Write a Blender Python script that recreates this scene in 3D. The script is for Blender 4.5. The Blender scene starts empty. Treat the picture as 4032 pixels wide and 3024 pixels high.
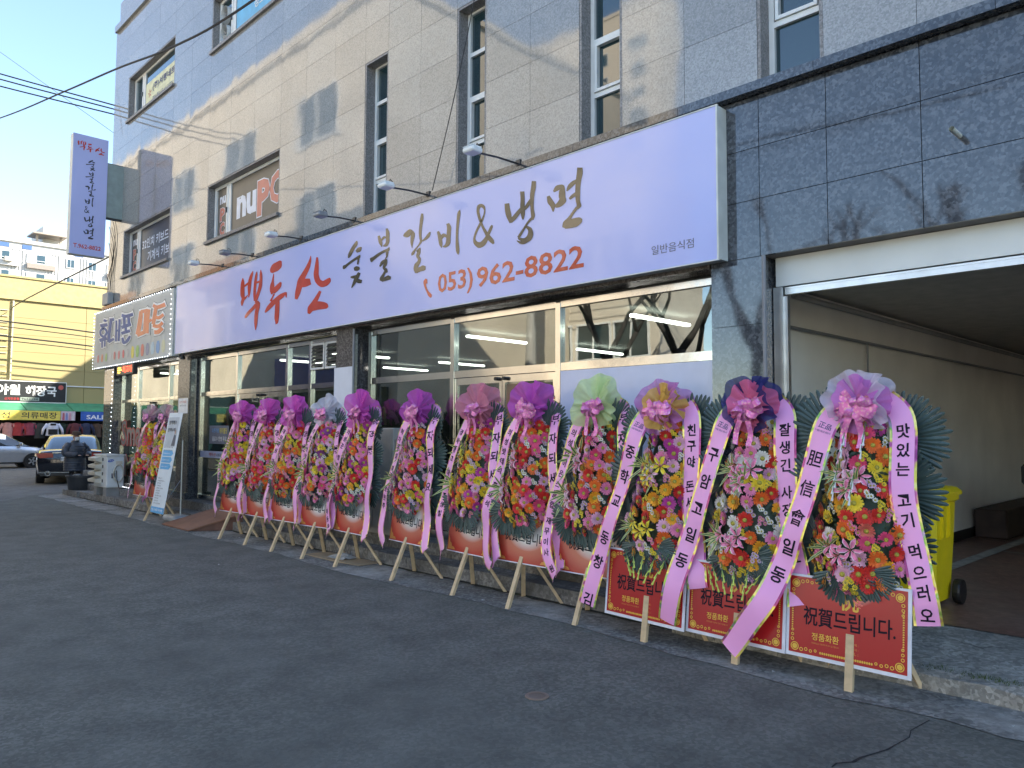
import bpy, bmesh, math, random
from mathutils import Vector, Matrix, Euler
R = math.radians
scn = bpy.context.scene
col = scn.collection
random.seed(7)

# ------------------------------------------------------------------ camera
cd = bpy.data.cameras.new('camera'); cam = bpy.data.objects.new('camera', cd); col.objects.link(cam)
cd.sensor_width = 36.0; cd.lens = 3040 / 4032 * 36; cd.clip_start = 0.05; cd.clip_end = 2000
_r, _u, _b = (0.69874656, 0.71535343, 0.00476494), (0.0399418, -0.04566324, 0.99815806), (0.71425338, -0.6972692, -0.06047954)
cam.matrix_world = Matrix(((_r[0], _u[0], _b[0], 0), (_r[1], _u[1], _b[1], 0), (_r[2], _u[2], _b[2], 1.65), (0, 0, 0, 1)))
scn.camera = cam

# ------------------------------------------------------------------ sky, sun, exposure
SUN_EL, SUN_AZ = 33.0, 37.0            # azimuth measured from +y (behind the shops) towards +x
world = bpy.data.worlds.new('World'); scn.world = world; world.use_nodes = True
wn = world.node_tree.nodes; wl = world.node_tree.links
bg = wn['Background']; bg.inputs['Strength'].default_value = 0.15
sky = wn.new('ShaderNodeTexSky'); sky.sky_type = 'NISHITA'; sky.sun_disc = False
sky.sun_elevation = R(SUN_EL); sky.sun_rotation = R(SUN_AZ); sky.altitude = 50
sky.air_density = 1.0; sky.dust_density = 0.25; sky.ozone_density = 1.3
wl.new(sky.outputs[0], bg.inputs['Color'])
sd = bpy.data.lights.new('sun', 'SUN'); sd.energy = 5.0; sd.angle = R(0.5); sd.color = (1.0, 0.90, 0.76)
sun = bpy.data.objects.new('sun', sd); col.objects.link(sun); sun.location = (10, 20, 30)
sun.rotation_euler = Vector((math.sin(R(SUN_AZ)) * math.cos(R(SUN_EL)), math.cos(R(SUN_AZ)) * math.cos(R(SUN_EL)), math.sin(R(SUN_EL)))).to_track_quat('Z', 'Y').to_euler()
vs = scn.view_settings
vs.view_transform = 'Standard'; vs.look = 'None'; vs.exposure = 1.62; vs.gamma = 1.0; vs.use_curve_mapping = False
scn.render.engine = 'CYCLES'
scn.cycles.use_denoising = True
scn.cycles.max_bounces = 8; scn.cycles.diffuse_bounces = 4; scn.cycles.glossy_bounces = 4
scn.cycles.transparent_max_bounces = 16; scn.cycles.transmission_bounces = 4
scn.cycles.caustics_reflective = False; scn.cycles.caustics_refractive = False
scn.cycles.sample_clamp_indirect = 6.0

# ------------------------------------------------------------------ materials
MATS = {}
def nd(nt, t, **kw):
    n = nt.nodes.new(t)
    for k, v in kw.items(): setattr(n, k, v)
    return n
def lk(nt, a, b): nt.links.new(a, b)
def mat(name, color, rough=0.55, metal=0.0, spec=0.5, var=0.12, vscale=6.0, bump=0.0, bscale=40.0, coat=0.0, emit=None, estr=0.0, sheen=0.0):
    """plain procedural material: base colour with soft noise variation and optional fine bump"""
    if name in MATS: return MATS[name]
    m = bpy.data.materials.new(name); m.use_nodes = True; nt = m.node_tree
    b = nt.nodes['Principled BSDF']
    b.inputs['Roughness'].default_value = rough; b.inputs['Metallic'].default_value = metal
    b.inputs['Specular IOR Level'].default_value = spec; b.inputs['Coat Weight'].default_value = coat
    b.inputs['Coat Roughness'].default_value = 0.04
    if sheen: b.inputs['Sheen Weight'].default_value = sheen
    c = (color[0], color[1], color[2], 1)
    tc = nd(nt, 'ShaderNodeTexCoord')
    if var > 0:
        nz = nd(nt, 'ShaderNodeTexNoise'); nz.inputs['Scale'].default_value = vscale; nz.inputs['Detail'].default_value = 4
        lk(nt, tc.outputs['Object'], nz.inputs['Vector'])
        cr = nd(nt, 'ShaderNodeMapRange'); cr.inputs[1].default_value = 0.3; cr.inputs[2].default_value = 0.7
        cr.inputs[3].default_value = 1 - var; cr.inputs[4].default_value = 1 + var
        lk(nt, nz.outputs[0], cr.inputs[0])
        mx = nd(nt, 'ShaderNodeVectorMath', operation='SCALE'); mx.inputs[0].default_value = c[:3]
        lk(nt, cr.outputs[0], mx.inputs['Scale']); lk(nt, mx.outputs[0], b.inputs['Base Color'])
    else:
        b.inputs['Base Color'].default_value = c
    if bump > 0:
        nb = nd(nt, 'ShaderNodeTexNoise'); nb.inputs['Scale'].default_value = bscale; nb.inputs['Detail'].default_value = 3
        lk(nt, tc.outputs['Object'], nb.inputs['Vector'])
        bp = nd(nt, 'ShaderNodeBump'); bp.inputs['Strength'].default_value = bump; bp.inputs['Distance'].default_value = 0.01
        lk(nt, nb.outputs[0], bp.inputs['Height']); lk(nt, bp.outputs[0], b.inputs['Normal'])
    if emit:
        b.inputs['Emission Color'].default_value = (*emit, 1); b.inputs['Emission Strength'].default_value = estr
    MATS[name] = m
    return m

def ramp(nt, stops):
    n = nd(nt, 'ShaderNodeValToRGB'); e = n.color_ramp.elements
    while len(e) < len(stops): e.new(0.5)
    for i, (p, c) in enumerate(stops): e[i].position = p; e[i].color = (c[0], c[1], c[2], 1)
    return n

def granite(name, dark, mid, light, fleck=38.0, rough=0.1, wob=0.02, spec=0.5, tint=None):
    """polished stone: world-space flecks, per-slab tone, faint waviness in the polish"""
    if name in MATS: return MATS[name]
    m = bpy.data.materials.new(name); m.use_nodes = True; nt = m.node_tree; b = nt.nodes['Principled BSDF']
    g = nd(nt, 'ShaderNodeNewGeometry')
    v = nd(nt, 'ShaderNodeTexVoronoi'); v.inputs['Scale'].default_value = fleck; v.inputs['Randomness'].default_value = 1
    lk(nt, g.outputs['Position'], v.inputs['Vector'])
    n = nd(nt, 'ShaderNodeTexNoise'); n.inputs['Scale'].default_value = fleck * 1.7; n.inputs['Detail'].default_value = 5; n.inputs['Roughness'].default_value = 0.7
    lk(nt, g.outputs['Position'], n.inputs['Vector'])
    sx = nd(nt, 'ShaderNodeSeparateColor'); lk(nt, v.outputs['Color'], sx.inputs[0])
    a = nd(nt, 'ShaderNodeMath', operation='MULTIPLY_ADD'); lk(nt, sx.outputs[0], a.inputs[0]); a.inputs[1].default_value = 0.55
    s2 = nd(nt, 'ShaderNodeMath', operation='MULTIPLY'); lk(nt, n.outputs[0], s2.inputs[0]); s2.inputs[1].default_value = 0.45
    lk(nt, s2.outputs[0], a.inputs[2])
    rp = ramp(nt, [(0.18, dark), (0.5, mid), (0.82, light)]); lk(nt, a.outputs[0], rp.inputs[0])
    oi = nd(nt, 'ShaderNodeObjectInfo')
    mr = nd(nt, 'ShaderNodeMapRange'); mr.inputs[3].default_value = 0.9; mr.inputs[4].default_value = 1.08; lk(nt, oi.outputs['Random'], mr.inputs[0])
    big = nd(nt, 'ShaderNodeTexNoise'); big.inputs['Scale'].default_value = 0.9; big.inputs['Detail'].default_value = 3; lk(nt, g.outputs['Position'], big.inputs['Vector'])
    mr2 = nd(nt, 'ShaderNodeMapRange'); mr2.inputs[1].default_value = .3; mr2.inputs[2].default_value = .7; mr2.inputs[3].default_value = 0.93; mr2.inputs[4].default_value = 1.06; lk(nt, big.outputs[0], mr2.inputs[0])
    mm = nd(nt, 'ShaderNodeMath', operation='MULTIPLY'); lk(nt, mr.outputs[0], mm.inputs[0]); lk(nt, mr2.outputs[0], mm.inputs[1])
    sc = nd(nt, 'ShaderNodeVectorMath', operation='SCALE'); lk(nt, rp.outputs[0], sc.inputs[0]); lk(nt, mm.outputs[0], sc.inputs['Scale'])
    lk(nt, sc.outputs[0], b.inputs['Base Color'])
    b.inputs['Roughness'].default_value = rough; b.inputs['Specular IOR Level'].default_value = spec
    wv = nd(nt, 'ShaderNodeTexNoise'); wv.inputs['Scale'].default_value = 2.2; wv.inputs['Detail'].default_value = 1; lk(nt, g.outputs['Position'], wv.inputs['Vector'])
    bp = nd(nt, 'ShaderNodeBump'); bp.inputs['Strength'].default_value = wob; bp.inputs['Distance'].default_value = 0.3
    lk(nt, wv.outputs[0], bp.inputs['Height']); lk(nt, bp.outputs[0], b.inputs['Normal'])
    MATS[name] = m; return m

def glass(name, tint=(0.62, 0.68, 0.66), r0=0.15, rough=0.0, wob=0.0025):
    """clear pane: see-through plus a mirror part that grows towards grazing angles"""
    if name in MATS: return MATS[name]
    m = bpy.data.materials.new(name); m.use_nodes = True; nt = m.node_tree
    nt.nodes.remove(nt.nodes['Principled BSDF']); out = nt.nodes['Material Output']
    g = nd(nt, 'ShaderNodeNewGeometry')
    wv = nd(nt, 'ShaderNodeTexNoise'); wv.inputs['Scale'].default_value = 1.6; lk(nt, g.outputs['Position'], wv.inputs['Vector'])
    bp = nd(nt, 'ShaderNodeBump'); bp.inputs['Strength'].default_value = wob; bp.inputs['Distance'].default_value = 0.3; lk(nt, wv.outputs[0], bp.inputs['Height'])
    d = nd(nt, 'ShaderNodeVectorMath', operation='DOT_PRODUCT'); lk(nt, g.outputs['Incoming'], d.inputs[0]); lk(nt, g.outputs['Normal'], d.inputs[1])
    ab = nd(nt, 'ShaderNodeMath', operation='ABSOLUTE'); lk(nt, d.outputs['Value'], ab.inputs[0])
    om = nd(nt, 'ShaderNodeMath', operation='SUBTRACT'); om.inputs[0].default_value = 1; lk(nt, ab.outputs[0], om.inputs[1])
    pw = nd(nt, 'ShaderNodeMath', operation='POWER'); lk(nt, om.outputs[0], pw.inputs[0]); pw.inputs[1].default_value = 4
    fr = nd(nt, 'ShaderNodeMath', operation='MULTIPLY_ADD'); lk(nt, pw.outputs[0], fr.inputs[0]); fr.inputs[1].default_value = 1 - r0; fr.inputs[2].default_value = r0
    tr = nd(nt, 'ShaderNodeBsdfTransparent'); tr.inputs[0].default_value = (*tint, 1)
    gl = nd(nt, 'ShaderNodeBsdfGlossy'); gl.inputs['Roughness'].default_value = rough; gl.inputs['Color'].default_value = (.95, .97, .95, 1); lk(nt, bp.outputs[0], gl.inputs['Normal'])
    mx = nd(nt, 'ShaderNodeMixShader'); lk(nt, fr.outputs[0], mx.inputs[0]); lk(nt, tr.outputs[0], mx.inputs[1]); lk(nt, gl.outputs[0], mx.inputs[2])
    lk(nt, mx.outputs[0], out.inputs['Surface']); MATS[name] = m; return m

def tulle(name, color, alpha=0.3):
    if name in MATS: return MATS[name]
    m = bpy.data.materials.new(name); m.use_nodes = True; nt = m.node_tree
    nt.nodes.remove(nt.nodes['Principled BSDF']); out = nt.nodes['Material Output']
    tc = nd(nt, 'ShaderNodeTexCoord'); nz = nd(nt, 'ShaderNodeTexNoise'); nz.inputs['Scale'].default_value = 14; lk(nt, tc.outputs['Object'], nz.inputs['Vector'])
    mr = nd(nt, 'ShaderNodeMapRange'); mr.inputs[3].default_value = .82; mr.inputs[4].default_value = 1.15; lk(nt, nz.outputs[0], mr.inputs[0])
    sc = nd(nt, 'ShaderNodeVectorMath', operation='SCALE'); sc.inputs[0].default_value = color; lk(nt, mr.outputs[0], sc.inputs['Scale'])
    df = nd(nt, 'ShaderNodeBsdfDiffuse'); tl = nd(nt, 'ShaderNodeBsdfTranslucent'); tp = nd(nt, 'ShaderNodeBsdfTransparent')
    lk(nt, sc.outputs[0], df.inputs[0]); lk(nt, sc.outputs[0], tl.inputs[0])
    a = nd(nt, 'ShaderNodeMixShader'); a.inputs[0].default_value = .45; lk(nt, df.outputs[0], a.inputs[1]); lk(nt, tl.outputs[0], a.inputs[2])
    b = nd(nt, 'ShaderNodeMixShader'); b.inputs[0].default_value = alpha; lk(nt, a.outputs[0], b.inputs[1]); lk(nt, tp.outputs[0], b.inputs[2])
    lk(nt, b.outputs[0], out.inputs['Surface']); MATS[name] = m; return m

def ground_mat(name, c0, c1, stain, bump=0.5, fine=160.0, big=0.5, cracks=False, rough=0.85):
    if name in MATS: return MATS[name]
    m = bpy.data.materials.new(name); m.use_nodes = True; nt = m.node_tree; b = nt.nodes['Principled BSDF']
    g = nd(nt, 'ShaderNodeNewGeometry')
    n1 = nd(nt, 'ShaderNodeTexNoise'); n1.inputs['Scale'].default_value = fine; n1.inputs['Detail'].default_value = 3; lk(nt, g.outputs['Position'], n1.inputs['Vector'])
    v1 = nd(nt, 'ShaderNodeTexVoronoi'); v1.inputs['Scale'].default_value = fine * .55; lk(nt, g.outputs['Position'], v1.inputs['Vector'])
    sx = nd(nt, 'ShaderNodeSeparateColor'); lk(nt, v1.outputs['Color'], sx.inputs[0])
    ad = nd(nt, 'ShaderNodeMath', operation='ADD'); lk(nt, n1.outputs[0], ad.inputs[0]); lk(nt, sx.outputs[1], ad.inputs[1])
    rp = ramp(nt, [(0.35, c0), (0.75, c1)]); hv = nd(nt, 'ShaderNodeMath', operation='MULTIPLY'); lk(nt, ad.outputs[0], hv.inputs[0]); hv.inputs[1].default_value = .5
    lk(nt, hv.outputs[0], rp.inputs[0])
    n2 = nd(nt, 'ShaderNodeTexNoise'); n2.inputs['Scale'].default_value = big; n2.inputs['Detail'].default_value = 6; n2.inputs['Roughness'].default_value = .6; lk(nt, g.outputs['Position'], n2.inputs['Vector'])
    mr = nd(nt, 'ShaderNodeMapRange'); mr.inputs[1].default_value = .45; mr.inputs[2].default_value = .72; lk(nt, n2.outputs[0], mr.inputs[0])
    mx = nd(nt, 'ShaderNodeMixRGB'); lk(nt, mr.outputs[0], mx.inputs[0]); lk(nt, rp.outputs[0], mx.inputs[1]); mx.inputs[2].default_value = (*stain, 1)
    last = mx.outputs[0]
    n4 = nd(nt, 'ShaderNodeTexNoise'); n4.inputs['Scale'].default_value = big * 9; n4.inputs['Detail'].default_value = 5; lk(nt, g.outputs['Position'], n4.inputs['Vector'])
    mr4 = nd(nt, 'ShaderNodeMapRange'); mr4.inputs[1].default_value = .3; mr4.inputs[2].default_value = .7; mr4.inputs[3].default_value = .8; mr4.inputs[4].default_value = 1.2; lk(nt, n4.outputs[0], mr4.inputs[0])
    sc4 = nd(nt, 'ShaderNodeVectorMath', operation='SCALE'); lk(nt, last, sc4.inputs[0]); lk(nt, mr4.outputs[0], sc4.inputs['Scale']); last = sc4.outputs[0]
    if cracks:
        nw = nd(nt, 'ShaderNodeTexNoise'); nw.inputs['Scale'].default_value = 1.5; nw.inputs['Detail'].default_value = 6; lk(nt, g.outputs['Position'], nw.inputs['Vector'])
        va = nd(nt, 'ShaderNodeVectorMath', operation='MULTIPLY_ADD'); lk(nt, nw.outputs['Color'], va.inputs[0]); va.inputs[1].default_value = (.8, .8, .8); lk(nt, g.outputs['Position'], va.inputs[2])
        vc = nd(nt, 'ShaderNodeTexVoronoi', feature='DISTANCE_TO_EDGE'); vc.inputs['Scale'].default_value = .55; lk(nt, va.outputs[0], vc.inputs['Vector'])
        mc = nd(nt, 'ShaderNodeMapRange'); mc.inputs[1].default_value = 0.0; mc.inputs[2].default_value = .006; mc.inputs[3].default_value = .35; mc.inputs[4].default_value = 1; lk(nt, vc.outputs['Distance'], mc.inputs[0])
        s5 = nd(nt, 'ShaderNodeVectorMath', operation='SCALE'); lk(nt, last, s5.inputs[0]); lk(nt, mc.outputs[0], s5.inputs['Scale']); last = s5.outputs[0]
    lk(nt, last, b.inputs['Base Color']); b.inputs['Roughness'].default_value = rough; b.inputs['Specular IOR Level'].default_value = .35
    bp = nd(nt, 'ShaderNodeBump'); bp.inputs['Strength'].default_value = bump; bp.inputs['Distance'].default_value = .006
    lk(nt, ad.outputs[0], bp.inputs['Height']); lk(nt, bp.outputs[0], b.inputs['Normal']); MATS[name] = m; return m

def radial_print(name, inner, mid, outer, cx, cz, rx, rz, rough=.35):
    """printed sheet: soft oval glow of ink, in the sheet's own coordinates"""
    if name in MATS: return MATS[name]
    m = bpy.data.materials.new(name); m.use_nodes = True; nt = m.node_tree; b = nt.nodes['Principled BSDF']
    tc = nd(nt, 'ShaderNodeTexCoord')
    mp = nd(nt, 'ShaderNodeVectorMath', operation='MULTIPLY_ADD'); lk(nt, tc.outputs['Object'], mp.inputs[0])
    mp.inputs[1].default_value = (1 / rx, 0, 1 / rz); mp.inputs[2].default_value = (-cx / rx, 0, -cz / rz)
    ln = nd(nt, 'ShaderNodeVectorMath', operation='LENGTH'); lk(nt, mp.outputs[0], ln.inputs[0])
    rp = ramp(nt, [(0.35, inner), (0.62, mid), (1.0, outer)]); lk(nt, ln.outputs['Value'], rp.inputs[0])
    lk(nt, rp.outputs[0], b.inputs['Base Color']); b.inputs['Roughness'].default_value = rough; b.inputs['Coat Weight'].default_value = .3; b.inputs['Coat Roughness'].default_value = .15
    MATS[name] = m; return m

def foil(name):
    """gold, green, violet foil edging"""
    if name in MATS: return MATS[name]
    m = bpy.data.materials.new(name); m.use_nodes = True; nt = m.node_tree; b = nt.nodes['Principled BSDF']
    tc = nd(nt, 'ShaderNodeTexCoord'); n = nd(nt, 'ShaderNodeTexNoise'); n.inputs['Scale'].default_value = 11; n.inputs['Detail'].default_value = 1
    lk(nt, tc.outputs['Object'], n.inputs['Vector'])
    rp = ramp(nt, [(0.3, (.35, .06, .2)), (.4, (.55, .12, .3)), (.47, (.75, .62, .08)), (.55, (.85, .75, .25)), (.63, (.25, .5, .06)), (.75, (.5, .3, .6))])
    lk(nt, n.outputs[0], rp.inputs[0]); lk(nt, rp.outputs[0], b.inputs['Base Color'])
    b.inputs['Metallic'].default_value = .55; b.inputs['Roughness'].default_value = .3; MATS[name] = m; return m

# ------------------------------------------------------------------ mesh helpers
class MB:
    def __init__(s): s.v = []; s.f = []; s.mi = []; s.cur = 0
    def use(s, i): s.cur = i; return s
    def face(s, idx): s.f.append(tuple(idx)); s.mi.append(s.cur)
    def poly(s, pts):
        k = len(s.v); s.v += [tuple(p) for p in pts]; s.face(range(k, k + len(pts))); return s
    def box(s, x0, x1, y0, y1, z0, z1):
        k = len(s.v)
        s.v += [(x0, y0, z0), (x1, y0, z0), (x1, y1, z0), (x0, y1, z0), (x0, y0, z1), (x1, y0, z1), (x1, y1, z1), (x0, y1, z1)]
        for q in ((0, 3, 2, 1), (4, 5, 6, 7), (0, 1, 5, 4), (1, 2, 6, 5), (2, 3, 7, 6), (3, 0, 4, 7)): s.face([k + i for i in q])
        return s
    def cbox(s, x0, x1, y0, y1, z0, z1, b=0.02):
        """box with chamfered vertical and top edges"""
        ring = [(x0 + b, y0), (x1 - b, y0), (x1, y0 + b), (x1, y1 - b), (x1 - b, y1), (x0 + b, y1), (x0, y1 - b), (x0, y0 + b)]
        cx, cy = (x0 + x1) / 2, (y0 + y1) / 2
        def inset(p, t): return (p[0] + (t if p[0] < cx else -t), p[1] + (t if p[1] < cy else -t))
        rows = [[(*inset(p, b * .7), z0) for p in ring], [(*p, z0 + b) for p in ring], [(*p, z1 - b) for p in ring], [(*inset(p, b * .7), z1) for p in ring]]
        return s.loft(rows, caps=True)
    def obox(s, M, x0, x1, y0, y1, z0, z1):
        k = len(s.v); s.box(x0, x1, y0, y1, z0, z1)
        for i in range(k, len(s.v)): s.v[i] = tuple(M @ Vector(s.v[i]))
        return s
    def loft(s, rows, closed=True, caps=False):
        k = len(s.v); n = len(rows[0])
        for r in rows: s.v += [tuple(p) for p in r]
        for i in range(len(rows) - 1):
            for j in range(n if closed else n - 1):
                a, b = k + i * n + j, k + i * n + (j + 1) % n
                s.face((a, b, b + n, a + n))
        if caps:
            s.face([k + j for j in reversed(range(n))]); s.face([k + (len(rows) - 1) * n + j for j in range(n)])
        return s
    def bar(s, a, b, w, h=None, up=(0, 0, 1)):
        a, b = Vector(a), Vector(b); h = h or w; d = (b - a).normalized(); u = Vector(up)
        if abs(d.dot(u)) > .95: u = Vector((0, 1, 0))
        x = d.cross(u).normalized(); y = x.cross(d)
        r = lambda p: [p - x * w / 2 - y * h / 2, p + x * w / 2 - y * h / 2, p + x * w / 2 + y * h / 2, p - x * w / 2 + y * h / 2]
        return s.loft([r(a), r(b)], caps=True)
    def tube(s, pts, r, n=6, caps=True):
        pts = [Vector(p) for p in pts]; rows = []; px = None
        for i, p in enumerate(pts):
            d = (pts[min(i + 1, len(pts) - 1)] - pts[max(i - 1, 0)]).normalized()
            u = Vector((0, 0, 1)) if abs(d.z) < .9 else Vector((0, 1, 0))
            x = d.cross(u).normalized() if px is None else (px - d * px.dot(d)).normalized()
            px = x; y = x.cross(d); rr = r[i] if isinstance(r, (list, tuple)) else r
            rows.append([p + (x * math.cos(2 * math.pi * j / n) + y * math.sin(2 * math.pi * j / n)) * rr for j in range(n)])
        return s.loft(rows, caps=caps)
    def lathe(s, prof, n=16, c=(0, 0, 0), axis='z', caps=True):
        rows = []
        for r, h in prof:
            row = []
            for j in range(n):
                a = 2 * math.pi * j / n; p, q = r * math.cos(a), r * math.sin(a)
                row.append((c[0] + p, c[1] + q, c[2] + h) if axis == 'z' else (c[0] + p, c[1] + h, c[2] - q) if axis == 'y' else (c[0] + h, c[1] + p, c[2] + q))
            rows.append(row)
        return s.loft(rows, caps=caps)
    def prism(s, pts2, y0, y1, axis='y'):
        f = (lambda p, d: (p[0], d, p[1])) if axis == 'y' else (lambda p, d: (d, p[0], p[1])) if axis == 'x' else (lambda p, d: (p[0], p[1], d))
        return s.loft([[f(p, y0) for p in pts2], [f(p, y1) for p in pts2]], caps=True)
    def mesh(s, name, mats, smooth=False, shade_auto=None):
        me = bpy.data.meshes.new(name); me.from_pydata(s.v, [], s.f)
        ms = mats if isinstance(mats, (list, tuple)) else [mats]
        for m in ms: me.materials.append(m)
        if len(ms) > 1: me.polygons.foreach_set('material_index', s.mi)
        if smooth: me.polygons.foreach_set('use_smooth', [True] * len(s.f))
        me.update(); me.validate(); fix_normals(me)
        if smooth and shade_auto: me.set_sharp_from_angle(angle=R(shade_auto))
        return me
    def build(s, name, mats, parent=None, smooth=False, auto=None):
        return put(name, s.mesh(name, mats, smooth, auto), parent)
def fix_normals(me):
    bm = bmesh.new(); bm.from_mesh(me); bmesh.ops.recalc_face_normals(bm, faces=bm.faces); bm.to_mesh(me); bm.free()
ROOT = {}
def put(name, me, parent=None, loc=None, rot=None, scale=None):
    o = bpy.data.objects.new(name, me); col.objects.link(o)
    if loc is not None: o.location = loc
    if rot is not None: o.rotation_euler = rot
    if scale is not None: o.scale = scale if isinstance(scale, (tuple, list)) else (scale,) * 3
    if parent is not None:
        o.parent = parent
        if parent.name in ROOT and ROOT[parent.name] is not None: o.matrix_parent_inverse = ROOT[parent.name]
    return o
def tag(o, label, cat, group=None):
    o['label'] = label; o['category'] = cat
    if group: o['group'] = group
    return o
def thing(name, label, cat, loc=(0, 0, 0), rotz=0.0, group=None, world=False):
    """Empty at the base of a thing; world=True: parts are given in world coordinates"""
    e = bpy.data.objects.new(name, None); col.objects.link(e); e.location = loc; e.rotation_euler = (0, 0, rotz); e.empty_display_size = .1
    ROOT[e.name] = (Matrix.Translation(Vector(loc)) @ Matrix.Rotation(rotz, 4, 'Z')).inverted() if world else None
    return tag(e, label, cat, group)
def struct(o): o['kind'] = 'structure'; return o
def stuff(o): o['kind'] = 'stuff'; return o
def catmull(pts, n=6):
    P = [Vector(p) for p in pts]; out = []
    for i in range(len(P) - 1):
        a, b, c, d = P[max(i - 1, 0)], P[i], P[i + 1], P[min(i + 2, len(P) - 1)]
        for k in range(n):
            t = k / n
            out.append(.5 * ((2 * b) + (c - a) * t + (2 * a - 5 * b + 4 * c - d) * t * t + (3 * b - a - 3 * c + d) * t ** 3))
    out.append(P[-1]); return out

# ------------------------------------------------------------------ lettering
_tc = {}
def text2d(body, weight=0.0, res=2):
    """flat mesh (verts, faces, width) of a line of type at 1 m em size"""
    k = (body, weight, res)
    if k in _tc: return _tc[k]
    if 'type' not in bpy.data.curves: bpy.data.objects.new('type', bpy.data.curves.new('type', 'FONT'))
    c = bpy.data.curves['type']; o = bpy.data.objects['type']
    c.body = body; c.resolution_u = res; c.offset = weight; c.fill_mode = 'FRONT'
    me = bpy.data.meshes.new_from_object(o)
    v = [(p.co.x, p.co.y) for p in me.vertices]; f = [tuple(p.vertices) for p in me.polygons]
    bpy.data.meshes.remove(me)
    xs = [p[0] for p in v] or [0]; ys = [p[1] for p in v] or [0]
    _tc[k] = (v, f, (min(xs), max(xs), min(ys), max(ys))); return _tc[k]
def type_fit(mb, body, fn, w, h, weight=0.0, keep=False):
    """add a line of type to mb, stretched to fill w x h; fn maps (u,v) in metres to a point"""
    v, f, (x0, x1, y0, y1) = text2d(body, weight)
    if not f: return
    sx, sy = w / max(x1 - x0, 1e-6), h / max(y1 - y0, 1e-6)
    if keep: sx = sy = min(sx, sy)
    k = len(mb.v); mb.v += [tuple(fn((p[0] - x0) * sx, (p[1] - y0) * sy)) for p in v]
    for q in f: mb.face([k + i for i in q])
def type_cell(mb, ch, fn, cx, cy, size, weight=0.0, sx=1.0):
    """one character centred on (cx,cy)"""
    v, f, (x0, x1, y0, y1) = text2d(ch, weight)
    if not f: return
    mx, my = (x0 + x1) / 2, (y0 + y1) / 2
    k = len(mb.v); mb.v += [tuple(fn(cx + (p[0] - mx) * size * sx, cy + (p[1] - my) * size)) for p in v]
    for q in f: mb.face([k + i for i in q])
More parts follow.
